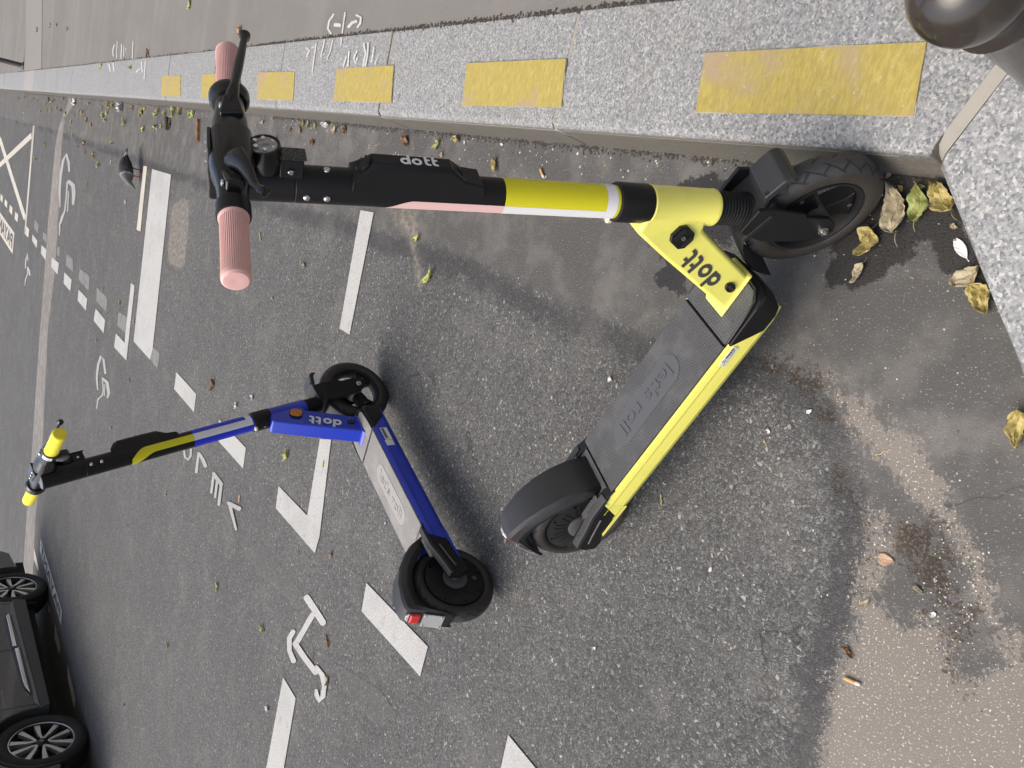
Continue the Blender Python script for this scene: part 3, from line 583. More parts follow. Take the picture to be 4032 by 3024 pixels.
def scooter(name, label, cfg):
    c = cfg; root = empty(name, (c['x'], c['y'], 0), (R(c['lean']), 0, R(c['hd']))); tag(root, label, 'scooter', 'rental electric scooters')
    S = rot_axis(AX, R(c['st'])); SB = rot_axis(AX, R(c['bst']))
    fs = lambda p_: P0 + S @ (np.array(p_, float) - P0)          # fork turned
    fb = lambda p_: P0 + SB @ (np.array(p_, float) - P0)         # stem and bars turned
    ax = lambda s, off=0.0, y=0.0: fb(P0 + AX * s + FX * off + YV * y)
    cyl = lambda s, phi, r: fb(P0 + AX * s - FX * r * math.cos(phi) - YV * r * math.sin(phi))   # phi from the back towards the right
    body, wrap = c['body'], c['wrap']
    # ---- deck
    dk = MB(); sec = [(-.083, .118), (-.079, .108), (.079, .108), (.083, .118), (.083, .158), (.080, .1665), (.078, .1665), (-.078, .1665), (-.080, .1665), (-.083, .158)]
    dk.loft([[(x, y * k, z) for y, z in sec] for x, k in ((.134, 1), (.20, 1), (.45, 1), (.66, 1), (.688, .93))]); deck = dk.build('deck', body, root, ang=20)
    m_ = MB(); m_.box((.136, -.0774, .1640), (.690, .0774, .1672)); m_.build('deck_tray', M_BLK, deck)
    for sd in (-1, 1):
        m_ = MB(); m_.prism([(.135, .108), (.135, .166), (.129, .166), (.100, .1175), (.034, .1125), (.030, .108)], lambda u, v, y: (u, y, v), sd * .0785, sd * .0832); m_.build('rail_end', body, deck)
    m_ = MB(); m_.box((.10, -.0832, .1500), (.592, -.0841, .1512)); m_.box((.09, -.0832, .1195), (.64, -.0842, .1206)); m_.build('rail_groove', c['groove'], deck)
    m_ = MB(); m_.prism([(.584, .1665), (.592, .1690), (.700, .1735), (.712, .165), (.700, .118), (.634, .1185)], lambda u, v, y: (u - (.018 * (abs(y) > .07) if u > .69 else 0), y, v), -.0848, -.05)
    nose = MB(); pr = [(.584, .1655), (.594, .1690), (.700, .1715), (.713, .163), (.700, .1165), (.636, .1170)]
    nose.loft([[(u - (dx if u > .65 else 0), y, v) for u, v in pr] for y, dx in ((-.0850, .030), (-.078, .012), (-.05, .003), (0, 0), (.05, .003), (.078, .012), (.0850, .030))]); nc = nose.build('nose_cover', M_BLK, root, bevel=.003)
    m_ = MB(); m_.tube([(.590, -.0795, .1715), (.64, -.0775, .1735), (.684, -.072, .1745), (.700, -.055, .1748), (.7045, 0, .1748), (.700, .055, .1748), (.684, .072, .1745), (.64, .0775, .1735), (.590, .0795, .1715)], .0024, 8); m_.build('nose_rim', M_BLKG, nc)
    def mat_piece(nm, pl, z1=.1722):
        m2 = MB(); m2.loft([[(x, y, .1650) for x, y in pl], [(x, y, z1 - .001) for x, y in pl], [(x * 1 + (.001 if x < .3 else -.001), y * .99, z1) for x, y in pl]]); return m2.build(nm, c['mat'], root, ang=25)
    fm = mat_piece('foot_mat', [(.5845, -.0766), (.64, -.0745), (.676, -.069), (.694, -.054), (.699, 0), (.694, .054), (.676, .069), (.64, .0745), (.5845, .0766)], .1740)
    mm = mat_piece('foot_mat', [(.1675, -.0766), (.5775, -.0766), (.5775, .0766), (.1675, .0766)])
    mat_piece('foot_mat', [(.130, -.0770), (.1615, -.0766), (.1615, .0766), (.130, .0770)])
    for sd in (-1, 1):
        q = [(.1295, sd * .0768), (.1295, sd * .053), (.100, sd * .053), (.066, sd * .056), (.064, sd * .066), (.100, sd * .0755)]; mat_piece('foot_mat', q if sd > 0 else q[::-1], .1800)
    ov = []
    for k in range(40):
        a = 2 * PI * k / 40; ov.append((.366 + (.084 if math.cos(a) > 0 else -.084) + .034 * math.cos(a), .034 * math.sin(a)))
    m_ = MB(); m_.loft([[(x, y, .1715) for x, y in ov], [(x, y, .1731) for x, y in ov]]); badge = m_.build('mat_badge', c['badge'], mm)
    vs, fc = text2d("let's roll", .050, .0009, .0006); lo, hi = vs.min(0), vs.max(0); m_ = MB()
    m_.add([(.457 - (v[0] - lo[0]) / (hi[0] - lo[0]) * .183 - .10 * (v[1] - lo[1]) * -1, .0175 - (v[1] - lo[1]) / (hi[1] - lo[1]) * .037, .1737 + v[2]) for v in vs], fc); m_.build('raised_lettering', c['badge'], badge)
    # ---- neck, head tube
    m_ = MB(); m_.prism([(.716, .455), (.688, .372), (.626, .170), (.702, .170), (.757, .335), (.790, .345), (.764, .455)], lambda u, v, y: (u, y, v), -.028, .028); neck = m_.build('neck', body, root, bevel=.008, seg=3)
    m_ = MB(); m_.prism([(.612, .1735), (.712, .1735), (.706, .180), (.622, .180)], lambda u, v, y: (u, y, v), -.033, .033); m_.build('neck_weld', body, neck, bevel=.004)
    m_ = MB(); m_.lathe([(c0_, r_) for c0_, r_ in ((.076, .0285), (.076, .0308), (.079, .0318), (.083, .031), (.200, .031), (.203, .032), (.2055, .031), (.2055, .028))], P0, AX, 40); m_.build('head_tube', body, root)
    nd = np.array([.75 - .672, 0, .40 - .18]); nd /= np.linalg.norm(nd)
    put_dott('brand_lettering', c['necktext'], neck, lambda u, v, l: np.array([.6925, -.0282 - l, .232]) + nd * u + np.array([-nd[2], 0, nd[0]]) * v - np.array([.004, 0, 0]), .0265)
    nw = np.array([-nd[2], 0, nd[0]])
    oc = [(-.021, -.010), (-.012, -.019), (.012, -.019), (.021, -.010), (.021, .010), (.012, .019), (-.012, .019), (-.021, .010)]
    nf = lambda ctr: (lambda u, v, d: np.array([ctr[0], -.028 - d, ctr[1]]) + nd * u + nw * v)
    m_ = MB(); m_.prism(oc, nf((.7365, .372)), -.002, .006); base = m_.build('reflector_mount', M_BLKG, neck, bevel=.0015)
    if c['reflector']:
        m_ = MB(); m_.prism([(a * .86, b * .8) for a, b in oc], nf((.7365, .372)), .0055, .0105); m_.build('reflector', M_AMB, base, bevel=.001)
    else:
        m_ = MB(); m_.box((-.016, -.012, .0055), (-.008, .012, .0085), nf((.7365, .372))); m_.box((.007, -.012, .0055), (.015, .012, .0085), nf((.7365, .372))); m_.box((-.008, -.004, .0056), (.007, .004, .0078), nf((.7365, .372))); m_.build('mount_rib', M_BLKM, base)
        m_ = MB(); m_.lathe([(.006, .0038), (.0084, .0038), (.0084, .0016), (.007, .0014)], nf((.7365, .372))(0, 0, 0), (0, -1, 0), 14); m_.build('mount_screw', M_STEEL, base)
    ovl = [(.0125 * math.cos(a), .0095 * math.sin(a)) for a in np.linspace(0, 2 * PI, 20, endpoint=False)]
    m_ = MB(); m_.prism(ovl, nf((.676, .203)), -.002, .005); bt = m_.build('port_plug', M_BLKG, neck, bevel=.0015)
    m_ = MB(); m_.prism([(a * .3 - .005, b * .35) for a, b in ovl], nf((.676, .203)), .004, .0056); m_.prism([(a * .3 + .005, b * .35) for a, b in ovl], nf((.676, .203)), .004, .0056); m_.build('plug_pin', plain('brass', (.10, .06, .03), .4, .6), bt)
    if c['stickers']:
        rn = np.array([-nd[2], 0, nd[0]])     # out of the back face
        bf = lambda a, y, l: np.array([.6285, y, .176]) + nd * a * 1.0 + np.array([.0005, 0, 0]) * 0 + rn * (.0006 + l)
        m_ = MB(); m_.box((.175, -.020, 0), (.205, .006, .0004), bf); sq = m_.build('sticker', M_STK, neck)
        m_ = MB()
        for k, a0 in enumerate((.145, .113, .078, .045)):
            m_.box((a0, -.021, 0), (a0 + .006, -.015, .0003), bf)
            for j in range(3): m_.box((a0 - .004 + .0045 * j, -.010, 0), (a0 - .002 + .0045 * j, .014 - .004 * (j % 2), .0003), bf)
        m_.build('instruction_print', plain('pale_print', (.55, .58, .85), .6), neck)
        m_ = MB(); m_.box((.522, -.0834, .126), (.578, -.0846, .150)); lab = m_.build('barcode_label', M_STK, root)
        m_ = MB()
        for k in range(16): m_.box((.528 + .0030 * k, -.0847, .138), (.5295 + .0030 * k + .0006 * (k % 3), -.0850, .147))
        m_.build('barcode', M_STKB, lab)
        m_ = MB(); m_.box((.496, -.0834, .127), (.520, -.0846, .153)); m_.build('barcode_label', M_STK, root)
    else:
        m_ = MB(); m_.box((.541, -.0834, .1435), (.588, -.0846, .1580)); lab = m_.build('barcode_label', M_STK, root)
        m_ = MB()
        for k in range(14): m_.box((.559 + .0019 * k, -.0847, .1515), (.5598 + .0019 * k + .0004 * (k % 3), -.0850, .1570))
        m_.build('barcode', M_STKB, lab)
        vs, fc = text2d('T6600PLT19110', .0060, 0, 0); lo, hi = vs.min(0), vs.max(0); m_ = MB(); m_.add([(.587 - (v[0] - lo[0]) / (hi[0] - lo[0]) * .044, -.0849, .1500 - (v[1] - lo[1]) * 1.0) for v in vs], fc); m_.build('label_print', M_STKB, lab, smooth=False)
        vs, fc = text2d('CE', .0085, 0, .0002); m_ = MB(); m_.add([(.557 - v[0] * .8, -.0849, .1572 - v[1]) for v in vs], fc); m_.build('label_print', M_STKB, lab, smooth=False)
    # ---- bellows, collar
    pf = []
    for k in range(10):
        s0 = .012 + k * .0064; pf += [(s0, .0240), (s0 + .0016, .0285), (s0 + .0042, .0285), (s0 + .0058, .0240)]
    m_ = MB(); m_.lathe(pf, P0, AX, 32); m_.build('fork_bellows', M_BLKM, root, ang=60)
    cl = MB(); cl.lathe([(.2062, .027), (.2062, .0315), (.209, .0322), (.262, .0322), (.266, .0312), (.2675, .027)], P0, AX, 40); collar = cl.build('stem_collar', M_BLK, root)
    for s_ in (.222, .236, .25):
        m_ = MB(); q = P0 + AX * s_ - FX * .0318; m_.lathe([(0, .0034), (.002, .0034), (.0022, .0015)], q, -FX, 10); m_.build('collar_screw', M_STEEL if s_ == .236 else M_BLKG, collar)
    m_ = MB(); q = P0 + AX * .264 - FX * .030; m_.lathe([(-.003, .008), (.003, .008), (.004, .006)], q + AX * .002, AX, 14); m_.build('collar_lug', plain('pale_plastic', (.55, .52, .42), .5), collar)
    # ---- stem
    m_ = MB(); m_.lathe([(.262, .0250), (.262, .0262), (.7640, .0258), (.7648, .0250), (.7662, .0250), (.7670, .0257), (.868, .0262), (.8722, .0256), (.8722, .0245)], ax(0), ax(1) - ax(0), 48); stem = m_.build('stem', M_BLK, root)
    m_ = MB(); m_.lathe([(.8716, .0242), (.8735, .0240), (.8738, .0225), (.8738, 0.0005)], ax(0), ax(1) - ax(0), 40); m_.build('display', plain('display_glass', (.10, .09, .07), .06, .4, wear=.4, scale=40), stem)
    m_ = MB(); m_.lathe([(.2672, .0255), (.2672, .02655), (.4625, .02655), (.4629, .0255)], ax(0), ax(1) - ax(0), 48); wr = m_.build('stem_wrap', wrap, root)
    def patch(nm, s0, s1, a0, a1, mat, r=.0268, parent=stem, ns=14, na=14):
        m2 = MB(); vs = []
        for i in range(ns + 1):
            s_ = s0 + (s1 - s0) * i / ns; A0 = a0(s_) if callable(a0) else a0; A1 = a1(s_) if callable(a1) else a1
            for j in range(na + 1): vs.append(cyl(s_, R(A0 + (A1 - A0) * j / na), r))
        m2.add(vs, [(i * (na + 1) + j, i * (na + 1) + j + 1, (i + 1) * (na + 1) + j + 1, (i + 1) * (na + 1) + j) for i in range(ns) for j in range(na)])
        return m2.build(nm, mat, parent)
    A0_, A1_ = c['stripe']
    patch('stripe', .2915, .4627, A0_, A1_, M_STK, .02675, wr); patch('ring_band', .2725, .2913, A0_, A0_ + c['ringspan'], M_STK, .02678, wr, 4, 40)
    def bend(base): 
        return lambda s_: base if s_ < .575 else base - 150 * max(0, (s_ - .575) / .085) ** 1.8
    patch('stripe', .4629, .645, bend(A0_), lambda s_: A1_ if s_ < .60 else A1_ - 150 * max(0, (s_ - .600) / .075) ** 1.8, c['accent'], .0265, stem, 30, 12)
    for s_, ph in ((.723, 180), (.723, 84), (.750, 84), (.723, -84), (.750, -84)):
        q = cyl(s_, R(ph), .0252); d = cyl(s_, R(ph), .05) - q; m_ = MB(); m_.lathe([(0, .0050), (.0012, .0050), (.0028, .0040), (.0036, .0022), (.0036, .0012), (.0028, .0010)], q, d, 14); m_.build('stem_screw', M_STEEL, stem)
    # front housing with the word
    hp = [(.690, .024), (.682, .030), (.664, .051), (.553, .051), (.530, .034), (.503, .030), (.500, .024)]
    m_ = MB(); rings = []
    for s_, o in hp:
        k = (o - .024) / .027; hw = .0215 - .0075 * k
        rings.append([ax(s_, -.002, -.0240), ax(s_, .012, -.0236), ax(s_, o - .006 * k, -hw - .001), ax(s_, o, -hw + .004 * k), ax(s_, o, hw - .004 * k), ax(s_, o - .006 * k, hw + .001), ax(s_, .012, .0236), ax(s_, -.002, .0240)])
    m_.loft(rings); hs = m_.build('lock_housing', M_BLK, stem, bevel=.0015)
    q = ax(.6745, .0405); dd = ax(.6745 + .021, .0405 + .018) - q; m_ = MB(); m_.lathe([(-.004, .0125), (.0022, .0125), (.0030, .0112), (.0012, .0100), (.0012, .0004)], q, dd, 28); m_.build('lock_cap', M_BLKG, hs)
    m_ = MB()
    for k in range(7): m_.box((.5490 - .0030 * k, 0, -.010), (.5478 - .0030 * k, 0, .010), lambda s_, o, y: ax(s_, .0512 - (.553 - s_) * .74 + (.0006 if o == 0 else 0), y))
    # small grip ribs on the slope
    m_ = MB()
    for k in range(6):
        s_ = .5485 - .0032 * k; o = .0505 - (.553 - s_) * .70; m_.tube([ax(s_, o, -.009), ax(s_, o, .009)], .0008, 6)
    m_.build('housing_rib', M_BLKM, hs)
    put_dott('brand_lettering', M_STK, hs, lambda u, v, l: ax(.6260 - u, .0512 + l, -.0095 + v), .0136)
    # ---- head lamp
    hb = ax(.800, .022); ht = ax(.806, .060); hd_ = ht - hb
    m_ = MB(); m_.lathe([(0, .018), (.018, .0215), (.034, .0215), (.0385, .0205), (.0385, .0180), (.034, .0175), (.034, .002)], hb, hd_, 32); lamp = m_.build('head_lamp', M_BLKG, stem)
    m_ = MB(); m_.lathe([(.0345, .0176), (.0375, .0170), (.0395, .0105), (.0402, .0008)], hb, hd_, 32); m_.build('lens', M_LENS, lamp)
    m_ = MB()
    for k in range(6):
        a = 2 * PI * k / 6; 
        m_.lathe([(.0385, .0032), (.0402, .0028), (.0408, .0006)], hb + (fb(P0 + YV) - fb(P0)) * .0120 * math.cos(a) + (fb(P0 + AX) - fb(P0)) * .0120 * math.sin(a), hd_, 10)
    m_.build('lens_facet', plain('chrome_facet', (.75, .75, .74), .1, .8, wear=.1), lamp)
    m_ = MB(); m_.loft([[ax(s_, o, y) for o, y in ((.018, -.016), (.046, -.011), (.046, .011), (.018, .016))] for s_ in (.786, .755)]); lb = m_.build('lamp_bracket', M_BLK, stem, bevel=.002)
    m_ = MB(); m_.box((.787, .0462, -.0125), (.752, .0490, .0125), lambda s_, o, y: ax(s_, o, y)); m_.build('front_reflector', M_REFX, lb, bevel=.001)
    q = ax(.772, .030, -.0150); m_ = MB(); m_.lathe([(0, .004), (.0015, .004), (.003, .0028), (.003, .0008)], q, ax(.772, .030, -.03) - q, 12); m_.build('bracket_screw', M_STEEL, lb)
    # ---- handlebar: bar frame  (a = forward, y = left, z = up the stem)
    s6, e_, tl, y0 = c['s6'], c['e'], c['tilt'], c['y0']
    bf_ = lambda a, y, z: fb(P0 + AX * (s6 + tl * y + z) + FX * (e_ + a) + YV * (y + y0))
    def ell(y, ra, rz, oa=0, oz=0, n=20, sq=2.6):
        out = []
        for j in range(n):
            t_ = 2 * PI * j / n; ct, st_ = math.cos(t_), math.sin(t_); out.append(bf_(oa + ra * math.copysign(abs(ct) ** (2 / sq), ct), y, oz + rz * math.copysign(abs(st_) ** (2 / sq), st_)))
        return out
    m_ = MB(); m_.loft([ell(y, *q) for y, *q in ((-.106, .016, .016), (-.104, .0185, .0185), (-.085, .0185, .0185), (-.066, .020, .021, .002), (-.045, .026, .026, 0), (-.025, .0275, .0275), (.0, .0275, .0275), (.022, .0275, .0275), (.024, .024, .0245), (.05, .023, .023), (.075, .0195, .0195), (.100, .0185, .0185), (.103, .016, .016))]); hbar = m_.build('handlebar', M_BLKG, root, bevel=.0008)
    m_ = MB(); m_.loft([[bf_(a, y, z) for y, z in ((-.024, -.022), (.024, -.022), (.024, .020), (-.024, .020))] for a in (-e_ + .005, -.005)]); m_.build('bar_clamp', M_BLK, hbar, bevel=.004)
    m_ = MB(); m_.prism([(-.020, -.024), (.020, -.024), (.016, .026), (-.014, .028)], lambda a, y, z: bf_(a, y, z), .024, .0292); m_.build('bar_cap', M_BLKG, hbar, bevel=.002)
    for k, y in enumerate((-.016, .004, .022)):
        m_ = MB(); q = bf_(-.006, y, .029); m_.lathe([(0, .0030), (.0020, .0030), (.0028, .0014)], q, bf_(-.006, y, .05) - q, 10); m_.build('cap_screw', M_STEEL, hbar)
    for sd in (-1, 1):
        nr = 44; rings = []
        for y, r_, rib in ((.1265, .0185, 0), (.130, .0182, .0), (.133, .0172, .0007), (.142, .0168, .0007), (.19, .0164, .0007), (.2215, .0167, .0007), (.2235, .0169, 0), (.229, .0165, 0), (.2318, .0140, 0), (.2325, .0090, 0), (.2318, .003, 0)):
            rings.append([bf_((r_ - rib * (j % 2)) * math.cos(2 * PI * j / (2 * nr)), sd * y, (r_ - rib * (j % 2)) * math.sin(2 * PI * j / (2 * nr))) for j in range(2 * nr)])
        m_ = MB(); m_.loft(rings); m_.build('grip', c['grip'], hbar, ang=25)
    m_ = MB(); m_.loft([ell(y, r_, r_, 0, 0, 30, 2) for y, r_ in ((.100, .018), (.101, .0225), (.108, .0262), (.118, .0268), (.1205, .0258), (.122, .0215), (.127, .0195), (.127, .016))]); m_.build('bell_ring', M_BLKG, hbar)
    m_ = MB(); m_.loft([ell(-y, r_, r_, 0, 0, 30, 2) for y, r_ in ((.104, .0185), (.105, .0205), (.124, .0208), (.1275, .0200), (.1285, .0175))]); rc = m_.build('grip_collar', M_BLK, hbar)
    m_ = MB(); vs = []
    for i in range(9):
        for j in range(2): a = R(100 + 70 * i / 8); vs.append(bf_(.0211 * math.cos(a), -.107 - .015 * j, .0211 * math.sin(a)))
    m_.add(vs, [(2 * i, 2 * i + 1, 2 * i + 3, 2 * i + 2) for i in range(8)]); stk = m_.build('push_sticker', M_STK, rc)
    vs, fc = text2d('Push', .010, 0, .0002); m_ = MB(); m_.add([bf_(.02125 * math.cos(R(108) + v[0] / .0212), -.1115 - v[1] * .9, .02125 * math.sin(R(108) + v[0] / .0212)) for v in vs], fc); m_.build('sticker_lettering', M_STKB, stk, smooth=False)
    # levers
    def lever(path, rad, nm='brake_lever'):
        m2 = MB(); m2.tube([bf_(*q) for q in path], rad, 14); o = m2.build(nm, M_BLKG, hbar)
        return o
    def perch(sd, a1=.034, dy=0.0):
        m2 = MB(); m2.loft([[bf_(a, sd * (y + dy), z) for a, y, z in ((-.004, .040, .012), (-.004, .082, .010), (-.004, .080, -.014), (-.004, .042, -.018))], [bf_(a, sd * (y + dy), z) for a, y, z in ((a1 - .008, .044, .014), (a1, .074, .008), (a1, .072, -.010), (a1 - .006, .046, -.016))]])
        o = m2.build('lever_perch', M_BLKG, hbar, bevel=.003); q = bf_(a1 - .012, sd * (.064 + dy), .011); m3 = MB(); m3.lathe([(0, .0045), (.002, .0045), (.003, .0030), (.0022, .0012)], q, bf_(a1 - .012, sd * (.064 + dy), .05) - q, 14); m3.build('pivot_bolt', M_STEEL, o)
    perch(1); lever([(.022, .060, .000), (.030, .080, -.003), (.031, .100, -.006), (.034, .140, -.012), (.037, .180, -.018), (.037, .203, -.021), (.036, .210, -.022), (.036, .217, -.0225), (.036, .223, -.0228)], [(.010, .008), (.0085, .008), (.006, .008), (.0065, .008), (.0055, .006), (.0045, .0045), (.0072, .0072), (.0080, .0080), (.0045, .0045)])
    if c['right_lever'] == 'short':
        perch(-1, .030, .022); lever([(.010, -.044, .006), (.024, -.050, .000), (.034, -.058, -.006), (.0355, -.074, -.013), (.034, -.092, -.019), (.033, -.104, -.023), (.034, -.111, -.0265), (.035, -.117, -.0300), (.036, -.1215, -.0325), (.0365, -.1245, -.034)], [(.009, .011), (.010, .014), (.009, .014), (.007, .011), (.0055, .008), (.005, .006), (.005, .005), (.0074, .0074), (.0078, .0078), (.004, .004)], 'throttle_lever')
    else:
        perch(-1); lever([(.022, -.060, .000), (.030, -.080, -.003), (.031, -.100, -.006), (.034, -.140, -.010), (.037, -.180, -.013), (.037, -.203, -.015), (.036, -.210, -.0155), (.036, -.217, -.016), (.036, -.223, -.016)], [(.010, .008), (.0085, .008), (.006, .008), (.0065, .008), (.0055, .006), (.0045, .0045), (.0072, .0072), (.0080, .0080), (.0045, .0045)])
        m_ = MB(); m_.tube([bf_(-.014, -.098, -.012), bf_(-.020, -.104, -.022), bf_(-.022, -.112, -.032), bf_(-.022, -.114, -.036)], [(.006, .008), (.006, .008), (.004, .006), (.002, .003)], 12); m_.build('thumb_throttle', M_GREY, hbar)
    # ---- fork, front wheel
    def wheel(centre, Rw, xf, nm, mot):
        A = np.array(centre); wr_ = empty(nm, (0, 0, 0)); wr_.parent = root
        n, k = 72, 20; rin = mot + .0005; vs, uvs = [], []
        for i in range(n):
            a = 2 * PI * i / n
            for j in range(k):
                b = -PI * .80 + 2 * PI * .80 * j / (k - 1); hw, hh = .0262, (Rw - rin) / 1.62
                y = hw * math.copysign(abs(math.sin(b)) ** .85, math.sin(b)); r_ = Rw - hh + hh * math.cos(b) * (1 if math.cos(b) > 0 else .76)
                vs.append(xf(A + np.array([r_ * math.cos(a), y, r_ * math.sin(a)])))
        fc = [(i * k + j, i * k + j + 1, ((i + 1) % n) * k + j + 1, ((i + 1) % n) * k + j) for i in range(n) for j in range(k - 1)]
        m2 = MB(); m2.add(vs, fc); me2 = bpy.data.meshes.new('tyre'); me2.from_pydata(m2.v, [], m2.f); me2.update(); ul = me2.uv_layers.new(name='UVMap')
        for f in me2.polygons:
            i0 = min(v // k for v in f.vertices); wrap_ = max(v // k for v in f.vertices) - i0 > 1
            for li, v in zip(f.loop_indices, f.vertices):
                i, j = v // k, v % k; u = i / n
                if wrap_ and i == 0: u = 1.0
                ul.data[li].uv = (u, j / (k - 1))
        bm = bmesh.new(); bm.from_mesh(me2); bmesh.ops.recalc_face_normals(bm, faces=bm.faces); bm.to_mesh(me2); bm.free()
        link('tyre', me2, M_TYRE, wr_); return wr_, A
    def ringlathe(prof, A, xf, n=48):
        m2 = MB(); m2.loft([[xf(A + np.array([r_ * math.cos(2 * PI * j / n), y, r_ * math.sin(2 * PI * j / n)])) for j in range(n)] for y, r_ in prof], cap=False, closed=True); return m2
    fw_, A = wheel((WB, 0, RF), RF, fs, 'front_wheel', .0815)
    rim = ringlathe([(-.0225, .0850), (-.0225, .0805), (-.012, .0745), (.012, .0745), (.0225, .0805), (.0225, .0850), (.012, .080), (-.012, .080)], A, fs).build('rim', M_BLKM, fw_)
    for k in range(3):
        a0 = R(c['spoke'] + 120 * k); m_ = MB()
        pl = [(.010, -1.1), (.010, 1.1), (.030, .62), (.055, .38), (.0755, .44), (.0755, -.44), (.055, -.38), (.030, -.62)]
        m_.prism(pl, lambda r_, t_, y: fs(A + np.array([r_ * math.cos(a0 + t_), y, r_ * math.sin(a0 + t_)])), -.016, .016); m_.build('spoke', M_BLK, rim, bevel=.003)
        q = fs(A + np.array([.062 * math.cos(a0), -.016, .062 * math.sin(a0)])); m_ = MB(); m_.lathe([(0, .0042), (.0015, .0042), (.0015, .0016), (.0008, .0014)], q, fs(A + [0, -1, 0]) - fs(A), 12); m_.build('rim_bolt', M_GREY, rim)
    m_ = MB(); m_.lathe([(-.040, .009), (-.040, .011), (-.030, .013), (-.028, .021), (.028, .021), (.030, .013), (.040, .011), (.040, .009)], fs(A), fs(A + [0, 1, 0]) - fs(A), 28); m_.build('hub', M_GREY, fw_)
    fork = empty('fork', (0, 0, 0)); fork.parent = root
    for sd in (-1, 1):
        pl = [(.796, .285), (.850, .296), (.862, .262), (.873, .200), (.868, .188), (.881, .140), (.874, .115), (.858, .100), (.836, .112), (.812, .160), (.792, .225)]
        m_ = MB(); m_.prism(pl, lambda u, v, y: fs((u, y, v)), sd * .0430, sd * .0510); bl = m_.build('fork_blade', M_BLK, fork, bevel=.002)
        q = fs((.8541, sd * .0510, .1255)); m_ = MB(); m_.lathe([(0, .0095), (.002, .0095), (.003, .0070), (.007, .0065), (.007, .0035), (.004, .003)], q, fs((.8541, sd * .08, .1255)) - q, 16); m_.build('axle_nut', M_STEEL, bl)
        m_ = MB(); m_.box((.848, sd * .030, .285), (.870, sd * .0432, .262), lambda x, y, z: fs((x, y, z)))
    m_ = MB(); m_.loft([[fs((x, y, z)) for x, y in ((.784, -.0525), (.850, -.0525), (.862, -.035), (.862, .035), (.850, .0525), (.784, .0525), (.776, .03), (.776, -.03))] for z in (.2535, .267)]); m_.build('fork_crown', M_BLKM, fork, bevel=.004)
    m_ = MB(); m_.lathe([(0.0, .030), (.012, .030), (.016, .027), (.016, .020)], P0 + AX * -.002, AX, 28); m_.build('crown_race', M_BLK, fork)
    m_ = MB(); m_.loft([[fs((x, y, z)) for y, z in ((-.036, z0 - th), (.036, z0 - th), (.036, z0), (-.036, z0))] for x, z0, th in ((.846, .270, .010), (.866, .292, .014), (.908, .289, .016), (.918, .279, .016))]); ff = m_.build('front_mudguard', M_FEND, fork, bevel=.003)
    q = fs((.8720, -.030, .2920)); m_ = MB(); m_.lathe([(-.001, .004), (.0012, .004), (.0012, .0016), (.0004, .0014)], q, (0, 0, 1), 12); m_.build('mudguard_screw', M_BLKM, ff)
    rg = []
    for a in np.linspace(R(118), R(196), 12):
        r0 = .137 + .012 * max(0, (a - R(160)) / R(36)); rg.append([fs(A + np.array([(r0 + d) * math.cos(a), y, (r0 + d) * math.sin(a)])) for y, d in ((-.033, .0), (-.030, .004), (.030, .004), (.033, .0), (.030, .0012), (-.030, .0012))])
    m_ = MB(); m_.loft(rg); m_.build('rear_flap', M_FEND, fork, ang=50)
    # ---- rear wheel with hub motor
    ident = lambda p_: np.array(p_, float)
    rw, B = wheel((0, 0, RR), RR, ident, 'rear_wheel', .0868)
    m_ = MB(); m_.lathe([(-.0285, .0005), (-.0285, .030), (-.026, .034), (-.0275, .050), (-.0265, .076), (-.0235, .0845), (-.0235, .0868), (.0235, .0868), (.0235, .0845), (.0285, .030), (.0285, .0005)], B, YV, 56); hub = m_.build('hub_motor', M_BLKM, rw)
    for k in range(12):
        a = 2 * PI * k / 12 + .2; m_ = MB(); e1 = np.array([math.cos(a), 0, math.sin(a)]); e2 = np.array([-math.sin(a), 0, math.cos(a)])
        for off in (-.006, .006): m_.loft([[B + e1 * r_ + e2 * (off + d) + np.array([0, -.0266 - h, 0]) for d, h in ((-.0008, -.002), (.0008, -.002), (.0008, .0016), (-.0008, .0016))] for r_ in (.042, .072)])
        m_.build('cooling_rib', M_BLKM, hub)
    for k in range(8):
        a = 2 * PI * k / 8; q = B + np.array([.0785 * math.cos(a), -.0256, .0785 * math.sin(a)]); m_ = MB(); m_.lathe([(0, .0036), (.0014, .0036), (.0014, .0018), (.0004, .0016)], q, -YV, 12); m_.build('motor_bolt', M_BLKG, hub)
    m_ = MB(); m_.box((-.020, -.0290, .060), (-.008, -.0275, .070)); m_.build('motor_label', M_GREY, hub)
    m_ = MB(); m_.lathe([(.026, .036), (.031, .036), (.033, .032), (.033, .012), (.056, .010), (.056, .004)], B, -YV, 32); m_.build('axle', M_GREY, rw)
    m_ = MB(); m_.lathe([(.026, .036), (.031, .036), (.033, .032), (.033, .012), (.056, .010), (.056, .004)], B, YV, 32); m_.build('axle', M_GREY, rw)
    for sd in (-1, 1):
        pl = [(.176, .1680), (.160, .1715), (.128, .1660), (.104, .1150), (.036, .1150), (.010, .100), (-.016, .101), (-.024, .128), (-.016, .158), (.040, .166), (.090, .178), (.150, .178)]
        m_ = MB(); m_.prism(pl, lambda u, v, y: (u, y, v), sd * .0585, sd * .0824); br = m_.build('rear_bracket', M_BLK, root, bevel=.003)
        m_ = MB(); m_.loft([[(u, sd * y, v) for y, v in ((.066, v0), (.0845, v0 - .004), (.0845, v0 - .014), (.066, v0 - .010))] for u, v0 in ((.150, .183), (.090, .182), (.040, .171), (-.016, .161))]); m_.build('bracket_flange', M_FEND, br, bevel=.002)
        m_ = MB(); m_.tube([(.085, sd * .0842, .150), (.030, sd * .0848, .140), (.004, sd * .0848, .134)], .0022, 8); m_.build('bracket_rib', M_GREY, br)
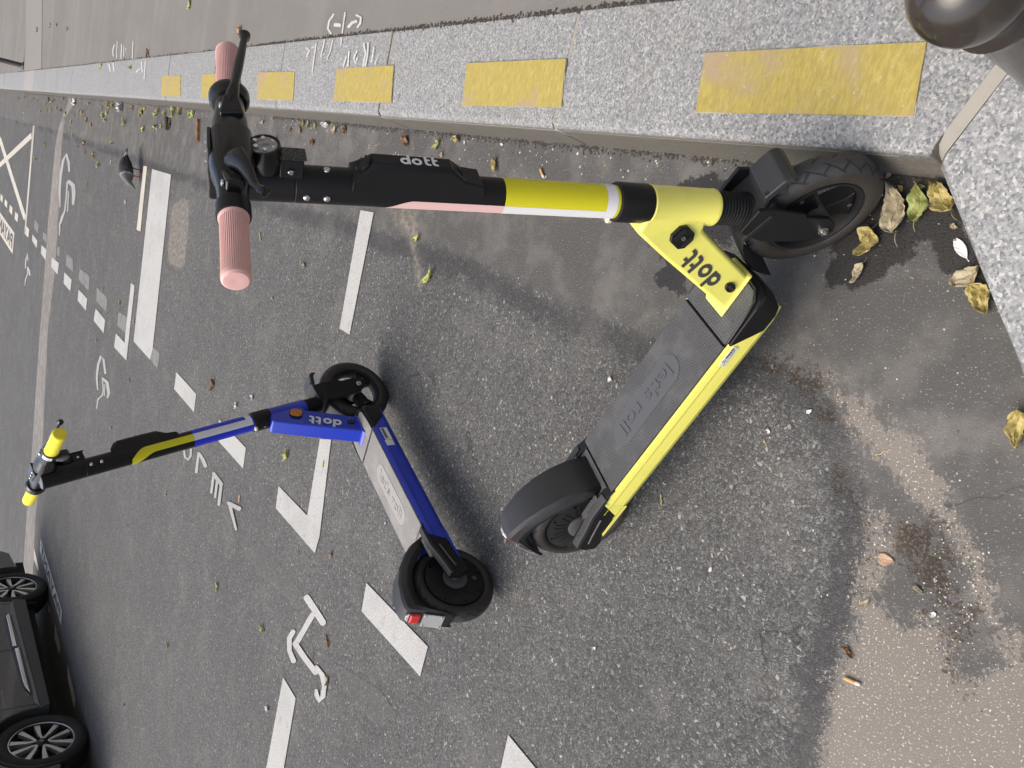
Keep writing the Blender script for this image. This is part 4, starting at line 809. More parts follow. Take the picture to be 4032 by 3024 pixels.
        m_ = MB(); m_.lathe([(0, .0045), (.0015, .0045), (.0015, .002), (.0005, .0018)], (.018, sd * .072, .1655), (0, 0, 1), 12); m_.build('bracket_bolt', M_STEEL, br)
    # rear mudguard
    O = [(.150, .1745), (.128, .215), (.100, .246), (.062, .274), (.015, .295), (-.030, .303), (-.056, .302), (-.064, .297), (-.072, .278), (-.086, .245), (-.100, .213), (-.115, .178)]
    I = [(.118, .1735), (.098, .190), (.075, .214), (.045, .240), (.010, .256), (-.022, .259), (-.048, .254), (-.058, .250), (-.064, .245), (-.078, .231), (-.095, .206), (-.112, .175)]
    HW = [.047, .047, .047, .046, .042, .036, .031, .029, .028, .028, .027, .024]
    rg = []
    for o, i, h_ in zip(O, I, HW):
        md = (o[0] * .42 + i[0] * .58, o[1] * .42 + i[1] * .58)
        rg.append([(i[0], -h_ - .001, i[1]), (md[0], -h_ - .0035, md[1]), (md[0], -h_ - .0065, md[1] + .001), (o[0], -h_ - .002, o[1] - .007), (o[0], -h_ + .005, o[1]), (o[0], h_ - .005, o[1]), (o[0], h_ + .002, o[1] - .007), (md[0], h_ + .0065, md[1] + .001), (md[0], h_ + .0035, md[1]), (i[0], h_ + .001, i[1])])
    m_ = MB(); n = len(rg[0]); m_.add([q for r_ in rg for q in r_], [(a * n + b, a * n + b + 1, (a + 1) * n + b + 1, (a + 1) * n + b) for a in range(len(rg) - 1) for b in range(n - 1)])
    mg = m_.build('rear_mudguard', M_FEND, root, ang=30); so_ = mg.modifiers.new('thick', 'SOLIDIFY'); so_.thickness = .003; so_.offset = -1
    e0, e1 = np.array([-.064, 0, .297]), np.array([-.115, 0, .178]); td = (e1 - e0) / np.linalg.norm(e1 - e0); tn = np.array([td[2], 0, -td[0]]); tn = tn if tn[0] < 0 else -tn
    tf = lambda a, y, l: e0 + td * a + YV * y + tn * l
    m_ = MB(); m_.loft([[tf(a, y, l) for a, y in ((.010 + k, -.018 + k), (.042 - k, -.020 + k), (.042 - k, .020 - k), (.010 + k, .018 - k))] for l, k in ((.001, 0), (.008, .002), (.011, .006))]); tl_ = m_.build('tail_lamp', M_RED, mg, bevel=.002)
    m_ = MB(); m_.loft([[tf(a, y, l) for a, y in ((.000, -.008), (.0095, -.018), (.0095, .018), (.000, .008))] for l in (.001, .008)]); m_.build('lamp_clear', plain('clear_lens', (.5, .5, .49), .12, .3, wear=.4), tl_, bevel=.002)
    m_ = MB(); m_.box((.046, -.026, .0055), (.104, .026, .0075), tf); pt = m_.build('plate', M_CLEAR, mg)
    for a, y in ((.052, -.021), (.052, .021), (.098, -.021), (.098, .021)):
        m_ = MB(); m_.lathe([(.000, .0022), (.0085, .0022), (.0098, .0030), (.0105, .0018)], tf(a, y, 0), tn, 10); m_.build('plate_screw', M_STEEL, pt)
    # kick stand on the far side
    sl_ = math.tan(R(-c['lean'])); fy = .175
    m_ = MB(); m_.tube([(.335, .060, .112), (.332, .078, .098), (.318, .145, fy * sl_ + .036), (.312, fy, fy * sl_ + .0075)], [.009, .008, .0075, .0075], 12); ks = m_.build('kickstand', M_BLKM, root)
    m_ = MB(); m_.box((.300, .045, .098), (.370, .072, .112)); m_.build('stand_mount', M_BLKM, ks, bevel=.002)
    return root

Y_BODY = plain('yellow_paint', (.82, .77, .16), .38, wear=.30, scale=14, Coat_Weight=.15); Y_WRAP = plain('yellow_wrap', (.66, .60, .012), .42, wear=.10, scale=12)
B_BODY = plain('blue_paint', (.004, .030, .44), .28, wear=.18, scale=16, Coat_Weight=.4); B_WRAP = plain('blue_wrap', (.010, .028, .56), .38, wear=.12)
PINK = plain('pink_rubber', (.66, .39, .36), .6, wear=.22, scale=22); PINKT = plain('pink_tape', (.72, .47, .45), .5, wear=.1)
YGRIP = plain('yellow_rubber', (.80, .68, .03), .6, wear=.12, scale=22)
MAT_Y = mat_matdots('mat_dark', (.052, .053, .055), (.088, .089, .092), .35); MAT_B = mat_matdots('mat_pale', (.17, .163, .152), (.31, .30, .283), .6)
scooter('electric_scooter', 'yellow electric scooter with pink grips, front wheel against the kerb',
        dict(x=-.3144, y=1.303, hd=-40.49, lean=-8.75, st=-18.1, bst=-11.2, s6=.845, e=.045, tilt=-.033, y0=.001, body=Y_BODY, wrap=Y_WRAP, accent=PINKT, grip=PINK, mat=MAT_Y,
             badge=plain('badge_dark', (.072, .075, .081), .5, wear=.5), groove=plain('yellow_groove', (.42, .39, .05), .6), necktext=M_STKB, reflector=False, stickers=False, stripe=(44, 93), ringspan=200, right_lever='short', spoke=75))
scooter('electric_scooter', 'blue electric scooter with yellow grips on the open road',
        dict(x=-.5705, y=1.8094, hd=52.44, lean=-7.97, st=-14.3, bst=-24.4, s6=.857, e=.027, tilt=.047, y0=.001, body=B_BODY, wrap=B_WRAP, accent=Y_WRAP, grip=YGRIP, mat=MAT_B,
             badge=plain('badge_pale', (.27, .262, .248), .5, wear=.45), groove=plain('blue_groove', (.006, .012, .22), .5), necktext=M_STK, reflector=True, stickers=True, stripe=(56, 103), ringspan=95, right_lever='long', spoke=-40))

# ------------------------------------------------------------------ parked cars
def car(name, label):
    root = empty(name, (0, 0, 0)); tag(root, label, 'car')
    P_CAR = plain('car_paint', (.085, .088, .088), .14, .5, wear=.08, scale=6, Coat_Weight=.8); P_PL = plain('car_plastic', (.055, .057, .058), .5, wear=.3, scale=8); P_MOLD = plain('car_molding', (.16, .17, .18), .4, wear=.2, scale=8)
    CHR = plain('chrome', (.80, .80, .80), .10, 1.0, wear=.1); GL = plain('car_glass', (.012, .014, .016), .05, 0, wear=.05); DARK = plain('arch_liner', (.012, .012, .012), .9)
    WBc, RW = 2.70, .341
    def arch(cx, r_, z0): 
        a0 = math.acos(max(-1, min(1, (z0 - RW) / r_ if False else 0))) ; out = []
        st = math.asin((z0 - RW) / r_)
        for a in np.linspace(PI - st, st, 15): out.append((cx + r_ * math.cos(a), RW + r_ * math.sin(a)))
        return out
    lower = [(-.86, .27)] + arch(0, .385, .25) + arch(WBc, .385, .26) + [(3.46, .30)]
    upper = [(3.62, .46), (3.62, .80), (3.50, .98), (2.9, 1.03), (.35, 1.00), (-.55, .93), (-.86, .80), (-.93, .60), (-.92, .40)]
    m_ = MB(); pl = lower + upper; rings = []
    for y, k in ((-.035, .0), (-.058, .25), (-.062, .5), (-.062, .5)): pass
    def fn(u, v, y): return (u, y, v)
    m_.prism(pl, fn, -.055, 1.735); body = m_.build('body', P_CAR, root, bevel=.02, seg=3)
    m_ = MB(); cab = [(.25, .99), (1.00, 1.50), (1.4, 1.56), (2.5, 1.54), (3.25, 1.02)]
    m_.loft([[(u, .02 + .12 * (v > 1.2), v) for u, v in cab], [(u, 1.66 - .12 * (v > 1.2), v) for u, v in cab]]); m_.build('cabin', P_CAR, root, bevel=.03, seg=3)
    for q in ([(.55, 1.04), (1.06, 1.44), (1.62, 1.48), (1.66, 1.06)], [(1.74, 1.06), (1.70, 1.48), (2.42, 1.46), (2.86, 1.08)]):
        m_ = MB(); m_.prism(q, lambda u, v, d: (u, .02 + .12 * min(1, max(0, (v - 1.0) / .5)) - d, v), .004, .012); m_.build('side_window', GL, root)
    # sill, molding, chrome trims, door gaps
    m_ = MB(); m_.prism([(.40, .238), (2.30, .250), (2.33, .372), (1.37, .345), (.47, .318), (.37, .318)], fn, -.066, -.02); m_.build('sill', P_PL, root, bevel=.008)
    m_ = MB(); m_.prism([(.40, .3185), (.60, .3220), (1.37, .3455), (2.24, .3660), (2.25, .3900), (2.06, .4040), (1.37, .372), (.62, .352), (.47, .350)], fn, -.074, -.05); m_.build('door_molding', P_MOLD, root, bevel=.006)
    for q in ([(.585, .356), (.70, .362), (1.358, .391), (1.358, .446), (.78, .418), (.690, .404)], [(1.372, .392), (1.98, .412), (2.03, .418), (1.975, .462), (1.372, .447)]):
        m_ = MB(); m_.prism(q, fn, -.070, -.05); b_ = m_.build('trim_bezel', P_PL, root, bevel=.004)
        c_ = np.mean(q, 0); m_ = MB(); m_.prism([(c_[0] + (u - c_[0]) * .97, c_[1] + (v - c_[1]) * .62) for u, v in q], fn, -.084, -.066); m_.build('chrome_trim', CHR, b_, bevel=.005)
    for u, z0, z1 in ((1.365, .375, 1.0), (.445, .24, .62), (2.262, .37, .95)):
        m_ = MB(); m_.box((u - .003, -.0558, z0), (u + .003, -.054, z1)); m_.build('door_gap', DARK, root)
    for u in (1.10, 2.02):
        m_ = MB(); m_.box((u, -.085, .88), (u + .20, -.055, .905)); m_.build('door_handle', P_CAR, root, bevel=.006)
    for cx, z0 in ((0, .25), (WBc, .26)):
        m_ = MB(); ar = arch(cx, .383, z0); ar2 = arch(cx, .352 + .0, z0 + .0); n = len(ar)
        m_.loft([[(ar[i][0], -.064, ar[i][1]), (ar[i][0] , .30, ar[i][1]), (cx + (ar[i][0] - cx) * .985, .30, RW + (ar[i][1] - RW) * .985), (cx + (ar[i][0] - cx) * .985, -.064, RW + (ar[i][1] - RW) * .985)] for i in range(n)]); m_.build('wheel_arch', P_PL, root)
        m_ = MB(); m_.box((cx - .36, .30, .20), (cx + .36, .32, .70)); m_.build('arch_liner', DARK, root)
    m_ = MB(); m_.box((-.80, .05, .17), (3.4, 1.62, .245)); m_.build('underbody', DARK, root)
    m_ = MB(); m_.box((2.28, -.02, .155), (2.30, .16, .30)); m_.build('mud_flap', DARK, root)
    for u0, u1, nm, mt in ((-.945, -.90, 'head_lamp', M_LENS), (3.60, 3.635, 'tail_lamp', M_RED)):
        for y in (.0, 1.40):
            m_ = MB(); m_.box((u0, y, .66), (u1, y + .28, .80)); m_.build(nm, mt, root, bevel=.01)
    ALU = plain('alloy_face', (.72, .71, .69), .35, .8, wear=.2, scale=12); ALD = plain('alloy_dark', (.020, .020, .024), .35, .2, wear=.2)
    TW = plain('car_tyre', (.020, .020, .021), .75, wear=.3, scale=10, bump=.3)
    for cx in (0, WBc):
        for yo, sd in ((0.0, 1), (1.68, -1)):
            wr = empty('wheel', (cx, yo, RW)); wr.parent = root; Yd = lambda d: d * sd
            pr = [(.000, .236), (-.022, .246), (-.032, .275), (-.028, .306), (-.010, .332), (.015, .3405), (.10, .341), (.185, .3405), (.210, .330), (.225, .30), (.225, .24)]
            m_ = MB(); m_.lathe([(Yd(a), r_) for a, r_ in pr], (0, 0, 0), (0, 1, 0), 64, cap=False); m_.build('tyre', TW, wr)
            m_ = MB(); m_.lathe([(Yd(a), r_) for a, r_ in ((-.004, .240), (-.008, .238), (-.006, .231), (.02, .224), (.08, .215), (.085, .0005))], (0, 0, 0), (0, 1, 0), 64, cap=False); rim = m_.build('rim', ALD, wr)
            m_ = MB(); m_.loft([[(r_ * math.cos(a), Yd(d), r_ * math.sin(a)) for a in np.linspace(0, 2 * PI, 64, endpoint=False)] for d, r_ in ((-.009, .2385), (-.0095, .231), (-.006, .2285), (.0, .2385))], closed=True); m_.build('rim_lip', ALU, rim)
            for k in range(5):
                a0 = 2 * PI * k / 5 + .35
                for h_ in (-1, 1):
                    m_ = MB(); pl = [(.040, .62 * h_ - .24), (.040, .62 * h_ + .24), (.10, .33 * h_ + .13), (.228, .30 * h_ + .10), (.228, .30 * h_ - .10), (.10, .33 * h_ - .12)]
                    m_.prism(pl, lambda r_, t_, d: (r_ * math.cos(a0 + t_), d, r_ * math.sin(a0 + t_)), Yd(.004), Yd(.045)); m_.build('spoke', ALU, rim, bevel=.003)
                q = (.052 * math.cos(a0), Yd(.008), .052 * math.sin(a0)); m_ = MB(); m_.lathe([(0, .010), (Yd(-.010), .010), (Yd(-.010), .005)], q, (0, 1, 0), 12); m_.build('wheel_nut', M_BLKM, rim)
            m_ = MB(); m_.lathe([(Yd(.04), .056), (Yd(.006), .050), (Yd(.002), .040), (Yd(-.004), .030), (Yd(-.006), .027), (Yd(-.006), .0005)], (0, 0, 0), (0, 1, 0), 32); hb = m_.build('hub_cap', M_BLKG, rim)
            m_ = MB(); dm = [(0, .018), (.010, 0), (0, -.018), (-.010, 0)]; dn_ = [(a * .5, b * .55) for a, b in dm]
            m_.add([(a, Yd(-.0068), b) for a, b in dm] + [(a, Yd(-.0068), b) for a, b in dn_], [(i, (i + 1) % 4, 4 + (i + 1) % 4, 4 + i) for i in range(4)]); m_.build('emblem', CHR, hb, smooth=False)
    return root
def copy_tree(o, parent=None):
    c = o.copy(); COL.objects.link(c); c.parent = parent
    for ch in list(o.children): copy_tree(ch, c)
    return c
CAR_HD = R(76.5084)
c1_ = car('parked_car', 'dark grey parked car with chrome door trim and alloy wheels'); c1_.location = (-3.1858, 7.307, 0); c1_.rotation_euler = (0, 0, CAR_HD)

# ------------------------------------------------------------------ bollards
M_BOL = plain('bollard_brown', (.030, .024, .020), .22, .0, wear=.35, scale=18, Coat_Weight=.3)
def bollard(name, label, loc, R0, H):
    r = empty(name, loc); tag(r, label, 'bollard', 'brown metal bollards on the pavement')
    pr = [(0, .062), (.012, .062), (.02, .045)] + [(.03, .038), (H - R0 * 2.6, .036), (H - R0 * 2.35, .040), (H - R0 * 2.2, .044), (H - R0 * 2.05, .040), (H - R0 * 1.9, .034)]
    m_ = MB(); m_.lathe(pr, (0, 0, 0), (0, 0, 1), 40); m_.build('pole', M_BOL, r)
    bl = [(H - R0 + R0 * math.sin(a), max(.0006, R0 * math.cos(a))) for a in np.linspace(-1.05, PI / 2, 22)]
    m_ = MB(); m_.lathe(bl, (0, 0, 0), (0, 0, 1), 56); m_.build('ball', M_BOL, r); return r
bc = CAM + (FW + (1512 + 50) / F_PX * RT + (3812 - 2016) / F_PX * DN) * .775
bollard('bollard', 'brown ball-topped bollard close by at the picture corner', (bc[0], bc[1], KH - .003), .0575, bc[2] - KH + .003 + .0575)
pb = G(92, 259, KH); bollard('bollard', 'thin brown bollard post far along the pavement edge', (pb[0], pb[1], KH - .003), .055, 1.0)

# ------------------------------------------------------------------ pigeon
def pigeon():
    root = empty('pigeon', (1.497, 6.60, 0), (0, 0, R(-153))); tag(root, 'dark pigeon with white rump and red feet standing on the road', 'pigeon')
    t = T('pigeon_plumage'); sx = t.n('ShaderNodeSeparateXYZ'); t.set(sx.inputs[0], t.co.outputs['Object']); x = sx.outputs[0]; n = t.noise(60, 4, .6); xx = t.math('ADD', x, t.math('MULTIPLY', t.math('SUBTRACT', n, .5), .03))
    c = t.ramp(t.math('ADD', t.math('MULTIPLY', xx, 2.2), .5), [(0, (.030, .030, .034)), (.18, (.035, .034, .036)), (.2, (.55, .54, .52)), (.275, (.55, .54, .52)), (.30, (.022, .022, .025)), (.60, (.030, .030, .034)), (.645, (.030, .030, .033)), (.66, (.30, .30, .31)), (.69, (.09, .095, .10)), (.85, (.075, .085, .085)), (1, (.05, .055, .06))])
    fl = t.noise(90, 3, .7); c = t.mix(t.math('MULTIPLY', t.ss(fl, .58, .72), .35), c, (.20, .20, .21)); t.bsdf(c, .6, 0, t.bump(fl, .6, .003))
    st = [(-.185, .088, .016, .005), (-.150, .092, .021, .008), (-.115, .096, .022, .014), (-.085, .100, .033, .028), (-.045, .103, .049, .044), (.0, .104, .056, .052), (.045, .103, .053, .052), (.085, .100, .042, .046), (.108, .098, .030, .036), (.124, .094, .024, .027), (.142, .085, .022, .023), (.158, .073, .019, .020), (.170, .062, .012, .013), (.178, .054, .005, .006), (.190, .044, .0018, .002)]
    m_ = MB(); nn = 20; m_.loft([[(xx_, ry * math.cos(2 * PI * j / nn), zc_ + rz * math.sin(2 * PI * j / nn)) for j in range(nn)] for xx_, zc_, ry, rz in st]); o = m_.build('body', t.m, root, ang=80)
    RD = plain('pigeon_foot', (.36, .05, .04), .6)
    for k, (x0, y0) in enumerate(((.01, .022), (.045, -.022))):
        m_ = MB(); m_.tube([(x0 - .005, y0, .062), (x0, y0, .03), (x0 + .002, y0, .004)], [.007, .004, .004], 8)
        for a in (-.5, 0, .5, PI): m_.tube([(x0 + .002, y0, .004), (x0 + .002 + .028 * math.cos(a) * (.6 if a == PI else 1), y0 + .028 * math.sin(a), .002)], [.003, .0018], 6)
        m_.build('leg', RD, root)
    for sd in (-1, 1):
        m_ = MB(); wl = [(.070, .034, .118), (.03, .052, .128), (-.03, .052, .125), (-.09, .034, .114), (-.135, .020, .102), (-.09, .042, .092), (-.02, .058, .082), (.05, .050, .086)]
        m_.add([(a, sd * (b + .004), c_) for a, b, c_ in wl], [tuple(range(8))]); w_ = m_.build('wing', t.m, root); s_ = w_.modifiers.new('t', 'SOLIDIFY'); s_.thickness = .004
pigeon()

# ------------------------------------------------------------------ litter: leaves, butts, twigs, feather, scraps
def leaf_mat(name, a, b, spot):
    t = T(name); uv = t.n('ShaderNodeSeparateXYZ'); t.set(uv.inputs[0], t.co.outputs['UV']); n1 = t.noise(70, 5, .7); n2 = t.noise(28, 4, .6)
    c = t.mix(t.ss(n2, .4, .62), a, b); c = t.mix(t.math('MULTIPLY', t.ss(n1, .52, .68), .75), c, spot)
    av = t.math('ABSOLUTE', t.math('SUBTRACT', uv.outputs[1], .5)); rib = t.math('FRACT', t.math('SUBTRACT', t.math('MULTIPLY', uv.outputs[0], 7.0), t.math('MULTIPLY', av, 3.0)))
    vein = t.math('MAXIMUM', t.ss(av, .035, .012), t.math('MULTIPLY', t.ss(t.math('ABSOLUTE', t.math('SUBTRACT', rib, .5)), .07, .03), .55))
    c = t.mix(t.math('MULTIPLY', vein, .5), c, tuple(x * .45 for x in spot)); t.bsdf(c, .65, 0, t.bump(t.math('ADD', n1, vein), .5, .001)); return t.m
LM = {'pale': leaf_mat('leaf_pale', (.42, .37, .25), (.30, .255, .16), (.13, .095, .05)), 'green': leaf_mat('leaf_green', (.33, .36, .12), (.20, .27, .09), (.36, .26, .09)), 'yellow': leaf_mat('leaf_yellow', (.42, .35, .13), (.30, .24, .09), (.09, .065, .03)),
      'brown': leaf_mat('leaf_brown', (.24, .13, .06), (.16, .085, .04), (.07, .04, .02)), 'tan': leaf_mat('leaf_tan', (.42, .28, .19), (.34, .21, .13), (.22, .13, .08)), 'lime': leaf_mat('leaf_lime', (.48, .50, .16), (.38, .40, .13), (.25, .22, .08)), 'white': plain('scrap_white', (.70, .70, .69), .5, wear=.3, scale=60)}
def leaf_mesh(seed, L, W, crumple, jag=.12, stalk=True, narrow=1.0):
    r = np.random.RandomState(seed); nu, nv = 16, 8; vs, uvs = [], []
    ph = r.uniform(0, 6, 6); edge = 1 + jag * (r.rand(nu + 1, 2) - .5) * 2
    for i in range(nu + 1):
        u = i / nu; wd = W / 2 * (math.sin(PI * u ** .8) ** .75 if 0 < u < 1 else .02) * (1 - .35 * u)
        for j in range(nv + 1):
            v = j / nv * 2 - 1; y = v * wd * (edge[i, 0] if v < 0 else edge[i, 1]); x = (u - .5) * L
            z = crumple * (.45 * math.sin(9 * u + ph[0] + 3 * v) * math.sin(5 * v + ph[1]) + .30 * math.sin(17 * u + ph[2]) * math.cos(9 * v + ph[3]) + .5 * abs(v) ** 1.5 + .35 * (2 * u - 1) ** 2 + .12 * r.rand())
            vs.append((x, y + crumple * .12 * L * math.sin(6 * u + ph[4]), z * L * .6)); uvs.append((u, (v + 1) / 2))
    fs = [(i * (nv + 1) + j, (i + 1) * (nv + 1) + j, (i + 1) * (nv + 1) + j + 1, i * (nv + 1) + j + 1) for i in range(nu) for j in range(nv)]
    if stalk:
        b = len(vs); zc = vs[(nv + 1) // 2][2]
        for k in range(4):
            f = k / 3; x = -L / 2 - f * L * .28; q = (x + .01 * L, .04 * L * math.sin(3 * f), zc * (1 - f) + .001)
            vs += [(q[0], q[1] - .012 * L * (1 - .4 * f), q[2]), (q[0], q[1] + .012 * L * (1 - .4 * f), q[2])]; uvs += [(0, .5), (0, .5)]
        fs += [(b + 2 * k, b + 2 * k + 2, b + 2 * k + 3, b + 2 * k + 1) for k in range(3)]
    z0 = min(v[2] for v in vs); vs = [(a, b_, c_ - z0 + .001) for a, b_, c_ in vs]
    me_ = bpy.data.meshes.new('leaf'); me_.from_pydata(vs, [], fs); me_.update(); ul = me_.uv_layers.new(name='UVMap')
    for f in me_.polygons:
        for li, v in zip(f.loop_indices, f.vertices): ul.data[li].uv = uvs[v]
    return me_
def leaf(name, px, L, W, crumple, mat, seed, label, cat='leaf', group=None, base=0.0, ang=None, stalk=True, jag=.12):
    """ang: direction (px) from stalk to tip"""
    me_ = leaf_mesh(seed, L, W, crumple, jag, stalk); q = G(px[0], px[1], base)
    o = link(name, me_, LM[mat], None, True, 60); o.location = (q[0], q[1], base + .0005)
    if ang is None: rz = random.uniform(0, 6.28)
    else:
        q2 = G(px[0] + ang[0], px[1] + ang[1], base); rz = math.atan2(q2[1] - q[1], q2[0] - q[0])
    o.rotation_euler = (0, 0, rz); s_ = o.modifiers.new('t', 'SOLIDIFY'); s_.thickness = .0006
    tag(o, label, cat, group); return o
leaf('fallen_leaf', (3532, 824), .092, .050, .34, 'pale', 1, 'largest pale dried leaf lying beside the yellow scooter front wheel', ang=(-8, -90))
leaf('fallen_leaf', (3622, 800), .066, .042, .40, 'green', 2, 'green and yellow curled leaf between wheel and kerb corner', ang=(6, -60))
leaf('fallen_leaf', (3718, 780), .066, .044, .45, 'yellow', 3, 'spotted yellow leaf tucked against the return kerb near the corner', ang=(-40, -60))
leaf('fallen_leaf', (3424, 959), .054, .044, .6, 'yellow', 4, 'crumpled yellow leaf just below the front tyre', ang=(-30, 60))
leaf('fallen_leaf', (3383, 1076), .042, .020, .35, 'pale', 5, 'small folded olive leaf on the damp patch', ang=(-30, 50))
leaf('fallen_leaf', (3815, 1090), .050, .036, .35, 'pale', 6, 'dull yellow leaf half under the return kerb edge', ang=(40, -30))
leaf('fallen_leaf', (3868, 1180), .056, .040, .40, 'yellow', 7, 'curled tan yellow leaf lowest along the return kerb', ang=(30, 50))
leaf('fallen_leaf', (4012, 1690), .060, .034, .35, 'yellow', 8, 'mottled brown yellow leaf at the picture edge by the return kerb', ang=(-4, 60))
leaf('fallen_leaf', (2953, 1041), .020, .015, .5, 'brown', 9, 'tiny crumpled brown leaf behind the yellow scooter front wheel', stalk=False)
leaf('fallen_leaf', (1603, 559), .048, .036, .4, 'brown', 10, 'brown curled leaf at the foot of the kerb behind the yellow stem', ang=(10, 40))
leaf('fallen_leaf', (1725, 572), .040, .026, .4, 'green', 11, 'green wrinkled leaf near the kerb foot', ang=(20, -30))
leaf('fallen_leaf', (1805, 552), .036, .022, .4, 'yellow', 12, 'bright yellow leaf nearest the kerb foot', ang=(30, 20))
leaf('fallen_leaf', (1954, 649), .052, .022, .3, 'yellow', 13, 'pointed yellow leaf alone in the gutter', ang=(-10, -50))
leaf('fallen_leaf', (1646, 938), .044, .020, .4, 'lime', 14, 'pale green torn leaf below the yellow stem', ang=(30, -25))
leaf('fallen_leaf', (1694, 1092), .070, .024, .35, 'lime', 15, 'long pale green leaf on the seam of the road patch', ang=(40, -60))
leaf('fallen_leaf', (1134, 1791), .062, .022, .35, 'lime', 16, 'slender yellow green leaf beside the blue scooter neck', ang=(10, -50))
leaf('fallen_leaf', (1278, 1827), .030, .014, .3, 'lime', 17, 'small green leaf on the white bay line', ang=(4, -30))
leaf('fallen_leaf', (842, 1516), .068, .026, .4, 'brown', 18, 'dark brown curled leaf on the open road', ang=(-6, 40))
leaf('fallen_leaf', (3491, 2204), .030, .026, .12, 'tan', 19, 'heart-shaped tan leaf on the brown stain', ang=(30, 6), stalk=False)
leaf('fallen_leaf', (3621, 2321), .024, .008, .3, 'pale', 20, 'thin straw-coloured leaf beside the dark stain', ang=(30, 20), stalk=False)
leaf('fallen_leaf', (3411, 2373), .028, .010, .3, 'pale', 21, 'narrow grey-green leaf at the edge of the pale concrete', ang=(30, -25), stalk=False)
leaf('fallen_leaf', (3346, 2568), .024, .011, .4, 'brown', 22, 'small brown curl at the edge of the concrete patch', stalk=False)
leaf('fallen_leaf', (2406, 1493), .016, .013, .5, 'white', 23, 'white crumb beside the yellow scooter deck', 'scrap', stalk=False)
leaf('fallen_leaf', (1742, 612), .020, .016, .3, 'tan', 24, 'small reddish leaf flake in the gutter', stalk=False)
leaf('paper_scrap', (481, 424), .11, .07, .5, 'white', 25, 'crumpled white plastic scrap against the far kerb', 'scrap', stalk=False, jag=.3)
leaf('paper_scrap', (298, 407), .11, .08, .4, 'white', 26, 'white scrap against the kerb beyond the others', 'scrap', stalk=False, jag=.3)
leaf('paper_scrap', (1292, 493), .055, .022, .5, 'white', 27, 'white torn scrap at the kerb behind the handlebar', 'scrap', ang=(40, 6), stalk=False, jag=.3)
CN = {'yellow': 'small yellow', 'lime': 'small pale green', 'pale': 'small straw-coloured', 'brown': 'small brown', 'tan': 'small tan', 'green': 'small green'}
sc5 = [(145, 845), (225, 845), (280, 885), (330, 872), (400, 905), (435, 868), (480, 875), (500, 940), (585, 882), (572, 990), (622, 874), (690, 970), (725, 980), (780, 908), (895, 945), (945, 920), (940, 990), (925, 1050), (990, 922), (1165, 942), (1245, 960), (1225, 1000), (1385, 975),
       (1445, 997), (1520, 978), (1580, 975), (1660, 1000), (1690, 1000), (360, 975), (415, 960), (450, 960), (250, 930), (625, 1065), (610, 1120), (765, 1045), (800, 1090), (1095, 1065), (1255, 1125), (1365, 1115), (1410, 1105), (1485, 1080), (740, 1250), (750, 1320), (830, 1355), (395, 1265),
       (320, 1390), (870, 1440), (985, 1250), (685, 1280), (640, 1180), (300, 860), (170, 860), (460, 890), (555, 860), (740, 1000), (960, 935), (1270, 950), (1240, 975), (1370, 990), (905, 1010), (650, 1010), (540, 965)]
for k, q in enumerate(sc5):
    L_ = random.uniform(.035, .075); leaf('leaf_scrap', (q[0] * .452, q[1] * .452), L_, L_ * random.uniform(.35, .75), random.uniform(.3, .55), (cc := random.choice(['yellow', 'yellow', 'lime', 'pale', 'brown', 'yellow'])), 100 + k, CN[cc] + ' leaf scrap lying in the far gutter near the kerb', 'leaf', CN[cc] + ' leaf scraps along the far gutter', stalk=random.random() < .4, jag=.25)
z1 = [(990, 1020), (1075, 1020), (1380, 1025), (865, 1095), (745, 960), (1180, 1130), (620, 1050), (1100, 968), (1145, 975), (1205, 985), (1450, 1000), (1465, 1025)]
for k, q in enumerate(z1):
    L_ = random.uniform(.022, .045); leaf('leaf_scrap', (700 + q[0] * .452, 50 + q[1] * .452), L_, L_ * random.uniform(.35, .6), .4, (cc := random.choice(['yellow', 'lime', 'pale', 'brown'])), 200 + k, CN[cc] + ' leaf scrap in the gutter behind the yellow scooter handlebar', 'leaf', CN[cc] + ' leaf scraps behind the handlebar', stalk=False, jag=.25)
rd = [(344, 727), (183, 907), (407, 1136), (339, 1061), (475, 1192), (531, 1264), (242, 889), (383, 1340), (514, 1495), (440, 1683), (388, 1702), (658, 1945), (1308, 2185), (1037, 2473), (1293, 2676), (859, 2310), (664, 2538), (490, 2776), (1075, 1174), (1200, 1045), (143, 871), (57, 656)]
for k, q in enumerate(rd):
    L_ = random.uniform(.030, .055); leaf('leaf_scrap', q, L_, L_ * random.uniform(.3, .55), .35, (cc := random.choice(['yellow', 'lime', 'pale', 'yellow', 'tan'])), 300 + k, CN[cc] + ' dry leaf scrap on the open road surface', 'leaf', CN[cc] + ' leaf scraps on the road', stalk=False, jag=.2)
for k, q in enumerate([(3501, 693), (3604, 749), (3632, 737), (3760, 893), (3550, 742)]):
    leaf('leaf_scrap', q, .013, .009, .4, (cc := ['tan', 'tan', 'green', 'pale', 'yellow'][k]), 340 + k, CN[cc] + ' leaf flake on the wet ground by the kerb corner', 'leaf', 'leaf flakes at the kerb corner', stalk=False)
for k, q in enumerate([(585, 210), (225, 97), (949, 126), (750, 18), (149, 118), (199, 102), (268, 115)]):
    leaf('leaf_scrap', q, .06, .035, .35, (cc := ['brown', 'yellow', 'tan', 'lime', 'brown', 'yellow', 'pale'][k]), 360 + k, CN[cc] + ' leaf scrap lying on the pavement behind the kerb', 'leaf', 'leaf scraps on the pavement', KH - .003, stalk=False)
for k, q in enumerate([(400, 262), (515, 267)]):
    leaf('leaf_scrap', q, .075, .022, .3, 'lime', 370 + k, 'green leaf scrap lying on top of the kerb', 'leaf', 'leaf scraps on the kerb', KH, stalk=False)
